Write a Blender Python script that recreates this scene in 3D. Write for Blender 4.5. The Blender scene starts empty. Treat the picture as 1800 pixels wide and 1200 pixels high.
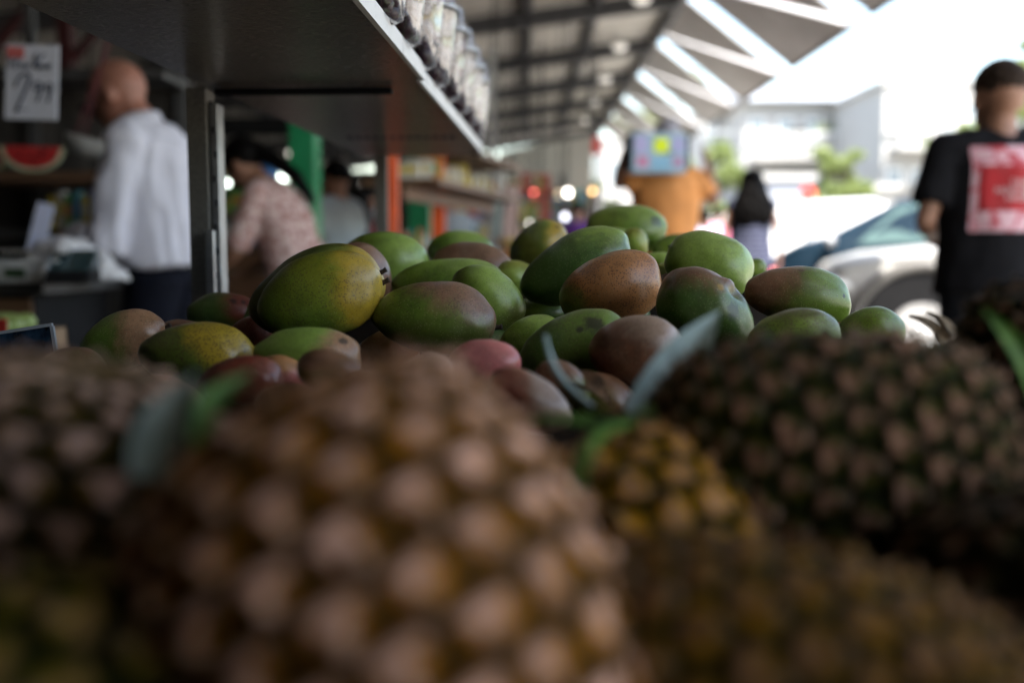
import bpy, math, random
import numpy as np
from mathutils import Vector, Matrix, noise

sc = bpy.context.scene
COL = sc.collection
R = math.radians
random.seed(7)

# ------------------------------------------------------------------ camera
F = 1750.0                                   # focal length in photo pixels (1800 wide)
cam_d = bpy.data.cameras.new('camera')
cam = bpy.data.objects.new('camera', cam_d)
COL.objects.link(cam)
cam_d.sensor_width = 36.0
cam_d.lens = 36.0 * F / 1800.0
cam_d.clip_start = 0.02
cam_d.clip_end = 3000
cam.location = (0, 0, 1.0)
cam.rotation_euler = (R(90 - 5.30), 0, R(0.82))
cam_d.dof.use_dof = True
cam_d.dof.focus_distance = 0.95
cam_d.dof.aperture_fstop = 2.6
sc.camera = cam
CM = Matrix.Translation(cam.location) @ cam.rotation_euler.to_matrix().to_4x4()
CR = CM.to_3x3()

def P(x, y, d):
    """world point seen at photo pixel x, y at depth d metres"""
    return CM @ Vector(((x - 900) / F * d, -(y - 600) / F * d, -d))

# ------------------------------------------------------------------ world, sun, exposure
SUN_EL, SUN_AZ = 58.0, 152.0                 # azimuth clockwise from +Y
w = bpy.data.worlds.new('World')
sc.world = w
w.use_nodes = True
nt = w.node_tree
nt.nodes.clear()
sky = nt.nodes.new('ShaderNodeTexSky')
sky.sky_type = 'NISHITA'
sky.sun_disc = False
sky.sun_elevation = R(SUN_EL)
sky.sun_rotation = R(SUN_AZ)
sky.dust_density = 2.0
sky.ozone_density = 0.2
sky.air_density = 1.3
bg = nt.nodes.new('ShaderNodeBackground')
bg.inputs['Strength'].default_value = 0.13
wo = nt.nodes.new('ShaderNodeOutputWorld')
nt.links.new(sky.outputs[0], bg.inputs[0])
nt.links.new(bg.outputs[0], wo.inputs[0])
sd = bpy.data.lights.new('sun', 'SUN')
sd.energy = 4.0
sd.angle = R(0.5)
sd.color = (1.0, 0.95, 0.87)
sun = bpy.data.objects.new('sun', sd)
COL.objects.link(sun)
az, el = R(SUN_AZ), R(SUN_EL)
tosun = Vector((math.sin(az) * math.cos(el), math.cos(az) * math.cos(el), math.sin(el)))
sun.rotation_euler = tosun.to_track_quat('Z', 'Y').to_euler()
sc.view_settings.view_transform = 'Standard'
sc.view_settings.look = 'None'
sc.view_settings.exposure = 2.2
sc.view_settings.gamma = 1.0
sc.render.engine = 'CYCLES'
sc.cycles.use_denoising = True
sc.cycles.max_bounces = 7
sc.cycles.diffuse_bounces = 4
sc.cycles.glossy_bounces = 3
sc.cycles.transparent_max_bounces = 14
sc.cycles.sample_clamp_indirect = 6.0
sc.cycles.caustics_reflective = False
sc.cycles.caustics_refractive = False

# ------------------------------------------------------------------ materials
def new_mat(name):
    m = bpy.data.materials.new(name)
    m.use_nodes = True
    n = m.node_tree
    n.nodes.clear()
    out = n.nodes.new('ShaderNodeOutputMaterial')
    b = n.nodes.new('ShaderNodeBsdfPrincipled')
    n.links.new(b.outputs[0], out.inputs[0])
    return m, n, b, out

def c4(c):
    return (c[0], c[1], c[2], 1.0)

def mixc(n, fac, a, b, blend='MIX'):
    x = n.nodes.new('ShaderNodeMix')
    x.data_type = 'RGBA'
    x.blend_type = blend
    for sock, v in ((0, fac), (6, a), (7, b)):
        if hasattr(v, 'is_output'):
            n.links.new(v, x.inputs[sock])
        else:
            x.inputs[sock].default_value = v if sock == 0 else c4(v)
    return x.outputs[2]

def mth(n, op, a, b=None, clamp=False):
    x = n.nodes.new('ShaderNodeMath')
    x.operation = op
    x.use_clamp = clamp
    for i, v in enumerate((a, b)):
        if v is None:
            continue
        if hasattr(v, 'is_output'):
            n.links.new(v, x.inputs[i])
        else:
            x.inputs[i].default_value = v
    return x.outputs[0]

def rng(n, v, a, b, c=0.0, d=1.0):
    x = n.nodes.new('ShaderNodeMapRange')
    x.interpolation_type = 'SMOOTHSTEP'
    n.links.new(v, x.inputs[0])
    for i, q in enumerate((a, b, c, d)):
        x.inputs[i + 1].default_value = q
    return x.outputs[0]

def ntex(n, co, scale, detail=3.0, rough=0.5, dist=0.0):
    x = n.nodes.new('ShaderNodeTexNoise')
    x.inputs['Scale'].default_value = scale
    x.inputs['Detail'].default_value = detail
    x.inputs['Roughness'].default_value = rough
    x.inputs['Distortion'].default_value = dist
    n.links.new(co, x.inputs['Vector'])
    return x.outputs[0]

def ocoord(n, scale=None, off=None):
    t = n.nodes.new('ShaderNodeTexCoord')
    if scale is None and off is None:
        return t.outputs['Object']
    mp = n.nodes.new('ShaderNodeMapping')
    n.links.new(t.outputs['Object'], mp.inputs[0])
    if scale:
        mp.inputs['Scale'].default_value = scale
    if off:
        mp.inputs['Location'].default_value = off
    return mp.outputs[0]

_mc = {}
def mat(name, col, rough=0.6, metal=0.0, var=0.25, scale=8.0, bump=0.0, emit=None, est=0.0, stretch=None):
    if name in _mc:
        return _mc[name]
    m, n, b, out = new_mat(name)
    co = ocoord(n, stretch)
    v = ntex(n, co, scale, 5.0, 0.6)
    f = rng(n, v, 0.3, 0.7)
    dk = tuple(c * (1 - var) for c in col)
    lt = tuple(min(1, c * (1 + var * 0.5)) for c in col)
    b_in = mixc(n, f, dk, lt)
    n.links.new(b_in, b.inputs['Base Color'])
    rr = rng(n, v, 0.2, 0.8, max(0.03, rough - 0.12), min(1, rough + 0.12))
    n.links.new(rr, b.inputs['Roughness'])
    b.inputs['Metallic'].default_value = metal
    if bump > 0:
        bp = n.nodes.new('ShaderNodeBump')
        bp.inputs['Strength'].default_value = bump
        bp.inputs['Distance'].default_value = 0.01
        n.links.new(ntex(n, co, scale * 6, 4.0), bp.inputs['Height'])
        n.links.new(bp.outputs[0], b.inputs['Normal'])
    if emit:
        b.inputs['Emission Color'].default_value = c4(emit)
        b.inputs['Emission Strength'].default_value = est
    _mc[name] = m
    return m

# ------------------------------------------------------------------ mesh building
class MB:
    def __init__(s):
        s.v = []
        s.f = []
    def add(s, vs, fs):
        o = len(s.v)
        s.v.extend([tuple(q) for q in vs])
        s.f.extend([tuple(i + o for i in q) for q in fs])
        return s
    def box(s, c, size, rz=0.0, M=None):
        hx, hy, hz = size[0] / 2, size[1] / 2, size[2] / 2
        vs = [Vector((x, y, z)) for x in (-hx, hx) for y in (-hy, hy) for z in (-hz, hz)]
        rot = M if M is not None else Matrix.Rotation(rz, 3, 'Z')
        vs = [rot @ q + Vector(c) for q in vs]
        return s.add(vs, [(0, 1, 3, 2), (4, 6, 7, 5), (0, 4, 5, 1), (2, 3, 7, 6), (0, 2, 6, 4), (1, 5, 7, 3)])
    def bar(s, a, b, wd, ht=None, up=(0, 0, 1)):
        a, b = Vector(a), Vector(b)
        d = b - a
        y = d.normalized()
        u = Vector(up)
        if abs(y.dot(u)) > 0.98:
            u = Vector((1, 0, 0))
        x = y.cross(u).normalized()
        z = x.cross(y)
        M = Matrix((x, y, z)).transposed()
        return s.box((a + b) / 2, (wd, d.length, ht or wd), M=M)
    def tube(s, pts, rad, n=10, caps=True, ell=None, side=None):
        pts = [Vector(p) for p in pts]
        if not hasattr(rad, '__len__'):
            rad = [rad] * len(pts)
        rings = []
        prev = Vector(side) if side is not None else None
        for i, p in enumerate(pts):
            t = (pts[min(i + 1, len(pts) - 1)] - pts[max(i - 1, 0)])
            if t.length < 1e-9:
                t = Vector((0, 0, 1))
            t.normalize()
            if prev is None:
                prev = Vector((1, 0, 0)) if abs(t.x) < 0.8 else Vector((0, 1, 0))
            x = prev - t * prev.dot(t)
            if x.length < 1e-6:
                x = t.orthogonal()
            x.normalize()
            if side is None:
                prev = x
            y = t.cross(x)
            r = rad[i]
            rx, ry = (r if hasattr(r, '__len__') else (r, r))
            rings.append([p + x * (rx * math.cos(2 * math.pi * k / n)) + y * (ry * math.sin(2 * math.pi * k / n)) for k in range(n)])
        vs = [q for rg in rings for q in rg]
        fs = []
        for i in range(len(pts) - 1):
            for k in range(n):
                a = i * n + k
                b = i * n + (k + 1) % n
                fs.append((a, b, b + n, a + n))
        if caps:
            fs.append(tuple(range(n - 1, -1, -1)))
            fs.append(tuple(range((len(pts) - 1) * n, len(pts) * n)))
        return s.add(vs, fs)
    def lathe(s, prof, c=(0, 0, 0), n=20, M=None, wob=0.0, lobes=0):
        vs = []
        for r, z in prof:
            for k in range(n):
                a = 2 * math.pi * k / n
                rr = r * (1 + wob * math.cos(lobes * a))
                q = Vector((rr * math.cos(a), rr * math.sin(a), z))
                vs.append((M @ q if M is not None else q) + Vector(c))
        fs = []
        for i in range(len(prof) - 1):
            for k in range(n):
                a = i * n + k
                b = i * n + (k + 1) % n
                fs.append((a, b, b + n, a + n))
        fs.append(tuple(range(n - 1, -1, -1)))
        fs.append(tuple(range((len(prof) - 1) * n, len(prof) * n)))
        return s.add(vs, fs)
    def ball(s, c, r, n=14, m=9, M=None):
        if not hasattr(r, '__len__'):
            r = (r, r, r)
        vs = []
        for i in range(1, m):
            t = math.pi * i / m
            for k in range(n):
                a = 2 * math.pi * k / n
                q = Vector((r[0] * math.sin(t) * math.cos(a), r[1] * math.sin(t) * math.sin(a), r[2] * math.cos(t)))
                vs.append((M @ q if M is not None else q) + Vector(c))
        top = Vector((0, 0, r[2])); bot = Vector((0, 0, -r[2]))
        vs.append((M @ top if M is not None else top) + Vector(c))
        vs.append((M @ bot if M is not None else bot) + Vector(c))
        fs = []
        for i in range(m - 2):
            for k in range(n):
                a = i * n + k
                b = i * n + (k + 1) % n
                fs.append((a, a + n, b + n, b))
        T, B = (m - 1) * n, (m - 1) * n + 1
        for k in range(n):
            fs.append((T, k, (k + 1) % n))
            o = (m - 2) * n
            fs.append((B, o + (k + 1) % n, o + k))
        return s.add(vs, fs)
    def prism(s, poly, a, b):
        """poly: list of 3D points; extruded by vector from a to b"""
        e = Vector(b) - Vector(a)
        n = len(poly)
        vs = [Vector(q) for q in poly] + [Vector(q) + e for q in poly]
        fs = [tuple(range(n - 1, -1, -1)), tuple(range(n, 2 * n))]
        for k in range(n):
            fs.append((k, (k + 1) % n, (k + 1) % n + n, k + n))
        return s.add(vs, fs)
    def mesh(s, name):
        me = bpy.data.meshes.new(name)
        me.from_pydata(s.v, [], s.f)
        me.update()
        return me
    def obj(s, name, m, parent=None, smooth=False, bevel=0.0):
        me = s.mesh(name)
        o = bpy.data.objects.new(name, me)
        COL.objects.link(o)
        if m is not None:
            me.materials.append(m)
        if parent is not None:
            o.parent = parent
            o.matrix_parent_inverse = Matrix.Identity(4)
        if smooth:
            me.polygons.foreach_set('use_smooth', [True] * len(me.polygons))
        if bevel > 0:
            md = o.modifiers.new('bevel', 'BEVEL')
            md.width = bevel
            md.segments = 2
            md.limit_method = 'ANGLE'
        return o

def tag(o, label=None, cat=None, group=None, kind=None):
    if label: o['label'] = label
    if cat: o['category'] = cat
    if group: o['group'] = group
    if kind: o['kind'] = kind
    return o

def thing(name, label, cat, loc=(0, 0, 0), rz=0.0, group=None, rot=None):
    o = bpy.data.objects.new(name, None)
    COL.objects.link(o)
    o.empty_display_size = 0.05
    o.location = loc
    o.rotation_euler = rot.to_euler() if rot is not None else (0, 0, rz)
    return tag(o, label, cat, group)

def dup(root, loc, rz, label, group=None):
    r = root.copy(); COL.objects.link(r)
    r.location = loc; r.rotation_euler = (0, 0, rz)
    r['label'] = label
    if group: r['group'] = group
    for ch in list(root.children):
        c = ch.copy(); COL.objects.link(c); c.parent = r
        for g in ch.children:
            d = g.copy(); COL.objects.link(d); d.parent = c
    return r

def struct(o):
    o['kind'] = 'structure'
    return o

# ------------------------------------------------------------------ common materials
M_asphalt = mat('asphalt', (0.38, 0.35, 0.31), 0.85, var=0.3, scale=1.5, bump=0.3)
M_conc = mat('concrete floor', (0.07, 0.067, 0.063), 0.6, var=0.35, scale=1.2, bump=0.15)
M_kerb = mat('kerb concrete', (0.42, 0.41, 0.39), 0.8, var=0.2)
M_beam = mat('dark grey steel', (0.055, 0.055, 0.058), 0.55, var=0.2)
M_white = mat('white paint', (0.72, 0.72, 0.71), 0.5, var=0.06)
M_wall = mat('white render', (0.36, 0.355, 0.345), 0.8, var=0.08, scale=0.6)
M_black = mat('black plastic', (0.009, 0.009, 0.010), 0.75)
M_black.node_tree.nodes['Principled BSDF'].inputs['Specular IOR Level'].default_value = .12
M_dgrey = mat('dark grey plastic', (0.05, 0.05, 0.052), 0.5)
M_wood = mat('brown shelf board', (0.16, 0.085, 0.045), 0.6, var=0.4, scale=3, stretch=(1, 9, 9))
M_card = mat('brown cardboard', (0.30, 0.19, 0.11), 0.8, var=0.15)
M_glass = mat('dark teal glass', (0.10, 0.22, 0.22), 0.08, var=0.1)
M_orange = mat('orange rack paint', (0.75, 0.10, 0.015), 0.45, var=0.15)
M_green = mat('green post paint', (0.012, 0.22, 0.085), 0.4, var=0.15)
M_steel = mat('galvanised steel', (0.42, 0.43, 0.44), 0.38, 0.85, var=0.25, scale=30)

# ------------------------------------------------------------------ ground
g = MB().add([(-400, -400, -0.10), (400, -400, -0.10), (400, 600, -0.10), (-400, 600, -0.10)], [(0, 1, 2, 3)])
struct(g.obj('road', M_asphalt))
g = MB().box((-4.2, 12, -0.06), (13.4, 48, 0.112))
struct(g.obj('market_floor', M_conc))
g = MB().box((2.58, 12, -0.062), (0.15, 48, 0.15))
struct(g.obj('kerb', M_kerb, bevel=0.01))
for k in range(7):
    g = MB().box((5.6, 5.2 + 3.1 * k, -0.096), (4.2, 0.1, 0.006), rz=R(20))
    struct(g.obj('parking_line', M_white))

# ------------------------------------------------------------------ market hall
SL = 0.13
def rz_(x):
    return 4.24 + SL * x
m_roof, n, b, out = new_mat('corrugated roof underside')
co = ocoord(n)
wv = n.nodes.new('ShaderNodeTexWave')
wv.bands_direction = 'Y'
wv.inputs['Scale'].default_value = 1.6
n.links.new(co, wv.inputs[0])
dirt = ntex(n, co, 0.9, 6.0, 0.65)
n.links.new(mixc(n, rng(n, dirt, 0.3, 0.75), (0.42, 0.39, 0.335), (0.64, 0.61, 0.55)), b.inputs['Base Color'])
b.inputs['Roughness'].default_value = 0.55
bp = n.nodes.new('ShaderNodeBump')
bp.inputs['Strength'].default_value = 0.8
bp.inputs['Distance'].default_value = 0.03
n.links.new(wv.outputs[1], bp.inputs['Height'])
n.links.new(bp.outputs[0], b.inputs['Normal'])

hall = thing('market_hall', 'long open sided market hall roof of corrugated sheets on dark steel beams', 'building', (0, 0, 0))
X0, X1 = -10.5, 2.05
g = MB()
g.add([(X0, -7, rz_(X0)), (X1, -7, rz_(X1)), (X1, 30, rz_(X1)), (X0, 30, rz_(X0)),
       (X0, -7, rz_(X0) + .06), (X1, -7, rz_(X1) + .06), (X1, 30, rz_(X1) + .06), (X0, 30, rz_(X0) + .06)],
      [(0, 3, 2, 1), (4, 5, 6, 7), (0, 1, 5, 4), (1, 2, 6, 5), (2, 3, 7, 6), (3, 0, 4, 7)])
g.obj('roof', m_roof, hall)
BEAMS = [13.75 + 3.06 * k for k in range(-6, 6)]
for yb in BEAMS:
    g = MB().bar((X0, yb, rz_(X0) - .17), (X1 - .02, yb, rz_(X1) - .17), 0.11, 0.22)
    g.obj('beam', M_beam, hall)
for xp in (-4.8, -3.6, -2.4, -1.2, 0.02, 0.95):
    g = MB().bar((xp, -6.9, rz_(xp) - .075), (xp, 29.9, rz_(xp) - .075), 0.1, 0.145)
    g.obj('purlin', M_beam, hall)
g = MB().bar((X1 + .04, -7, rz_(X1) - .07), (X1 + .04, 30, rz_(X1) - .07), 0.07, 0.3)
g.obj('edge_beam', M_beam, hall)
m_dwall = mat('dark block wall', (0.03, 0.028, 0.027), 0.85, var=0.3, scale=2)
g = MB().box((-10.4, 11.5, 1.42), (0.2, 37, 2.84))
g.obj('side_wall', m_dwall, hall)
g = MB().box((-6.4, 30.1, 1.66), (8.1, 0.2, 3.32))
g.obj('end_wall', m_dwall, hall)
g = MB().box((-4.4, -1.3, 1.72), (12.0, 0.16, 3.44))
g.obj('rear_wall', m_dwall, hall)  # unseen wall added close behind the camera to block light from there

g = MB().box((-.2, 29.4, 1.45), (4.2, 0.2, 2.9))
g.obj('end_shopfront', mat('cream shopfront', (0.26, 0.23, 0.19), .8, var=.6, scale=1.1), hall)
# awnings
m_aw, n, b, out = new_mat('grey awning sheet')
co = ocoord(n)
st = ntex(n, co, 1.3, 6, 0.6)
n.links.new(mixc(n, rng(n, st, 0.3, 0.75), (0.36, 0.335, 0.31), (0.54, 0.52, 0.495)), b.inputs['Base Color'])
b.inputs['Roughness'].default_value = 0.7
m_tr, n, b, out = new_mat('white translucent strip')
b.inputs['Base Color'].default_value = (0.85, 0.84, 0.84, 1)
tl = n.nodes.new('ShaderNodeBsdfTranslucent')
tl.inputs[0].default_value = (0.95, 0.93, 0.93, 1)
mx = n.nodes.new('ShaderNodeMixShader')
mx.inputs[0].default_value = 0.5
n.links.new(b.outputs[0], mx.inputs[1])
n.links.new(tl.outputs[0], mx.inputs[2])
n.links.new(mx.outputs[0], out.inputs[0])
AWL = ['nearest', 'second', 'third', 'fourth', 'fifth', 'sixth', 'seventh', 'eighth', 'ninth', 'tenth']
xi, zi, xo, zo = 2.09, 4.50, 3.50, 3.40
awk = 0
for k in range(-6, 5):
    ya, yb = BEAMS[0] + 3.06 * (k + 6) + 0.36, BEAMS[0] + 3.06 * (k + 7) - 0.20
    lab = None
    if k >= -2:
        lab = 'grey sloping awning panel on the roof edge, %s one of the row in view' % AWL[awk]
        awk += 1
    else:
        lab = 'grey sloping awning panel on the roof edge, out of view'
    a = thing('awning', lab, 'awning', (xi, ya, zi), 0, 'awning panels along the roof edge')
    W, D, L = xo - xi, zo - zi, yb - ya
    t = 0.03
    # panel is cut by the diagonal strip: two triangles with the strip between them
    s1 = 0.08
    g = MB().add([(0, L - s1, 0), (0, 0, 0), (W - .0, 0, D)] and
                 [(0, 0, 0), (W * .93, 0, D * .93), (0, L - s1 * 1.3, 0), (0, 0, t), (W * .93, 0, D * .93 + t), (0, L - s1 * 1.3, t)],
                 [(0, 1, 2), (3, 5, 4), (0, 3, 4, 1), (1, 4, 5, 2), (2, 5, 3, 0)])
    g.obj('upper_sheet', m_aw, a)
    g = MB().add([(W, s1 * .6, D), (W, L, D), (0, L, 0), (W, s1 * .6, D + t), (W, L, D + t), (0, L, t)],
                 [(0, 1, 2), (3, 5, 4), (0, 3, 4, 1), (1, 4, 5, 2), (2, 5, 3, 0)])
    g.obj('lower_sheet', m_aw, a)
    g = MB().add([(W * .93, 0, D * .93 + .012), (W, 0, D + .012), (W, s1 * .6, D + .012), (0, L, .012), (0, L - s1 * 1.3, .012)], [(0, 1, 2, 3, 4)])
    g.obj('translucent_strip', m_tr, a)
    g = MB().bar((W + .02, 0, D + .01), (W + .02, L, D + .01), 0.05, 0.07)
    g.obj('front_rail', M_beam, a)
    g = MB().ball((-.02, L + .05, -.02), 0.09, 12, 8)
    g.obj('bracket', M_white, a, smooth=True)

# green columns
def green_post(x, y, wd, label, cap=False):
    t = thing('green_column', label, 'column', (x, y, 0), 0, 'green steel columns holding up the hall')
    h = rz_(x) - 0.29
    MB().box((0, 0, h / 2), (wd, wd * 1.2, h)).obj('shaft', M_green, t, bevel=0.008)
    MB().box((0, 0, 0.012), (wd * 1.8, wd * 1.8, 0.024)).obj('base_plate', M_green, t)
    return t
q = P(537, 300, 5.2)
green_post(q.x, q.y, 0.135, 'wide green steel column behind the woman in pink')
q = P(738, 300, 8.6)
green_post(q.x, q.y, 0.19, 'green steel column seen between the orange rack uprights')

# ceiling lamps near the roof edge
M_lamp = mat('lamp glow', (0.9, 0.85, 0.8), 0.5, emit=(1, 0.93, 0.82), est=0.22)
for i, yb in enumerate(BEAMS[5:11]):
    nm = ['nearest', 'second', 'third', 'fourth', 'fifth', 'farthest'][i]
    t = thing('ceiling_lamp', 'round dim ceiling lamp under the roof near the awnings, %s of the row' % nm, 'lamp',
              (1.5, yb - 0.35, rz_(1.5) - 0.14), 0, 'round lamps along the roof edge')
    MB().tube([(0, 0, 0.138), (0, 0, 0.0)], 0.02).obj('stem', M_white, t)
    MB().lathe([(0.02, 0.03), (0.10, 0.0), (0.13, -0.05)], n=18).obj('shade', M_white, t, smooth=True)
    MB().ball((0, 0, -0.055), (0.11, 0.11, 0.05)).obj('bulb', M_lamp, t, smooth=True)

# ------------------------------------------------------------------ produce table
TZ = 0.755
tb = thing('display_table', 'long market table under the heaps of mangoes and pineapples', 'table', (0, 1.3, 0))
MB().box((0.0, 0, TZ - .015), (1.30, 2.5, 0.03)).obj('table_top', mat('dark stained table board', (.03, .02, .015), .8), tb, bevel=0.003)
for sx in (-.58, .58):
    for sy in (-1.15, 1.15):
        MB().box((sx, sy, (TZ - .03) / 2), (.05, .05, TZ - .03)).obj('leg', M_steel, tb)
MB().box((0.637, 0, TZ + .02), (.02, 2.5, .09)).obj('edge_board', M_wood, tb)
MB().box((-0.637, 0, TZ + .02), (.02, 2.5, .09)).obj('edge_board', M_wood, tb)

# ------------------------------------------------------------------ mangoes
DG, MG, LG = (0.055, 0.110, 0.020), (0.12, 0.20, 0.026), (0.23, 0.34, 0.060)
YG, YE, OG = (0.20, 0.22, 0.02), (0.40, 0.27, 0.025), (0.09, 0.11, 0.018)
BR, BO, MV = (0.17, 0.075, 0.038), (0.38, 0.165, 0.055), (0.21, 0.105, 0.06)
PK, RD, BE = (0.50, 0.15, 0.14), (0.17, 0.035, 0.02), (0.27, 0.18, 0.13)
PO = (0.36, 0.19, 0.10)

def mango_mat(base, sec, blush, ldir, sdir, size, seed, speck, scar, cover, patch=None):
    m, n, b, out = new_mat('mango skin')
    off = (seed * 1.37, seed * 0.71, seed * 2.13)
    co = ocoord(n)
    cof = ocoord(n, None, off)
    def dirmask(d, c0, wdt, nsc, namp):
        vm = n.nodes.new('ShaderNodeVectorMath')
        vm.operation = 'DOT_PRODUCT'
        n.links.new(co, vm.inputs[0])
        vm.inputs[1].default_value = tuple(x / size for x in d)
        nz = ntex(n, cof, nsc, 8.0, 0.68, 0.6)
        s = mth(n, 'ADD', vm.outputs['Value'], mth(n, 'MULTIPLY', mth(n, 'SUBTRACT', nz, 0.5), namp))
        return rng(n, s, c0 - wdt, c0 + wdt)
    mott = ntex(n, cof, 38, 6.0, 0.65)
    fine = ntex(n, cof, 260, 3.0, 0.6)
    basec = mixc(n, rng(n, mott, 0.32, 0.68), tuple(x * 0.55 for x in base), tuple(x * 1.3 for x in base))
    basec = mixc(n, mth(n, 'MULTIPLY', rng(n, ntex(n, cof, 15, 4, .6), .4, .7), .45), basec, (base[0] * 1.7, base[1] * 1.25, base[2]))
    basec = mixc(n, dirmask(sdir, 0.15, 0.55, 22, 1.3), basec, sec)
    bl = mixc(n, rng(n, mott, 0.3, 0.7), tuple(x * 0.72 for x in blush), tuple(min(1, x * 1.12) for x in blush))
    bm = dirmask(ldir, 1.0 - 2.0 * cover, 0.28, 26, 1.35)
    colr = mixc(n, bm, basec, bl)
    # waxy pale bloom
    bloom = mth(n, 'MULTIPLY', rng(n, ntex(n, cof, 17, 5, 0.7), 0.52, 0.8), 0.07)
    colr = mixc(n, bloom, colr, (0.42, 0.46, 0.40))
    colr = mixc(n, mth(n, 'MULTIPLY', rng(n, fine, 0.45, 0.75), 0.22), colr, tuple(x * .5 for x in base))
    # lenticels: pale pin-pricks everywhere, dark specks in patches
    vo = n.nodes.new('ShaderNodeTexVoronoi')
    vo.inputs['Scale'].default_value = 470
    n.links.new(cof, vo.inputs['Vector'])
    pale = mth(n, 'MULTIPLY', rng(n, vo.outputs['Distance'], 0.24, 0.12), 0.38)
    colr = mixc(n, pale, colr, (0.45, 0.45, 0.28))
    vo2 = n.nodes.new('ShaderNodeTexVoronoi')
    vo2.inputs['Scale'].default_value = 470
    n.links.new(cof, vo2.inputs['Vector'])
    sp = rng(n, vo2.outputs['Distance'], 0.42, 0.30)
    sel = n.nodes.new('ShaderNodeSeparateColor')
    n.links.new(vo2.outputs['Color'], sel.inputs[0])
    dens = rng(n, ntex(n, cof, 24, 3), 0.62 - 0.34 * speck, 0.80 - 0.34 * speck)
    pick = mth(n, 'GREATER_THAN', mth(n, 'MULTIPLY', dens, 1.15), sel.outputs[0])
    sp = mth(n, 'MULTIPLY', mth(n, 'MULTIPLY', sp, pick), min(.75, 0.15 + speck * .7))
    colr = mixc(n, sp, colr, (0.055, 0.018, 0.012))
    vo3 = n.nodes.new('ShaderNodeTexVoronoi')
    vo3.inputs['Scale'].default_value = 760
    n.links.new(cof, vo3.inputs['Vector'])
    s3 = n.nodes.new('ShaderNodeSeparateColor')
    n.links.new(vo3.outputs['Color'], s3.inputs[0])
    p3 = mth(n, 'MULTIPLY', rng(n, vo3.outputs['Distance'], 0.44, 0.30), mth(n, 'GREATER_THAN', .30, s3.outputs[1]))
    colr = mixc(n, mth(n, 'MULTIPLY', p3, .42), colr, (0.03, 0.02, 0.01))
    # long pale and dark scratches
    stq = ntex(n, ocoord(n, (18, 160, 60), off), 1.0, 6, .7, .5)
    colr = mixc(n, mth(n, 'MULTIPLY', rng(n, stq, .66, .72), .28), colr, (0.22, 0.19, 0.12))
    # scuffs and sap scars
    sc1 = ntex(n, ocoord(n, (1, 2.4, 1.3), off), 30, 8, 0.75, 1.4)
    k = 0.715 - 0.11 * scar
    scm = mth(n, 'MULTIPLY', rng(n, sc1, k, k + 0.03), 0.75)
    colr = mixc(n, scm, colr, (0.035, 0.024, 0.016))
    for (pp, prad, pcol) in (patch or []):
        vm = n.nodes.new('ShaderNodeVectorMath')
        vm.operation = 'DISTANCE'
        n.links.new(co, vm.inputs[0])
        vm.inputs[1].default_value = tuple(pp)
        dd = mth(n, 'ADD', vm.outputs['Value'], mth(n, 'MULTIPLY', mth(n, 'SUBTRACT', ntex(n, cof, 170, 6, .7, .8), .5), prad * 1.7))
        colr = mixc(n, mth(n, 'MULTIPLY', rng(n, dd, prad, prad * .45), .85), colr, pcol)
    n.links.new(colr, b.inputs['Base Color'])
    rg = rng(n, ntex(n, cof, 45, 5, 0.65), 0.3, 0.75, 0.30, 0.48)
    n.links.new(rg, b.inputs['Roughness'])
    b.inputs['Specular IOR Level'].default_value = 0.45
    b.inputs['Coat Weight'].default_value = 0.22
    b.inputs['Coat Roughness'].default_value = 0.25
    bp = n.nodes.new('ShaderNodeBump')
    bp.inputs['Strength'].default_value = 0.22
    bp.inputs['Distance'].default_value = 0.0012
    n.links.new(mth(n, 'ADD', mott, mth(n, 'MULTIPLY', fine, 0.5)), bp.inputs['Height'])
    n.links.new(bp.outputs[0], b.inputs['Normal'])
    return m

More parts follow.
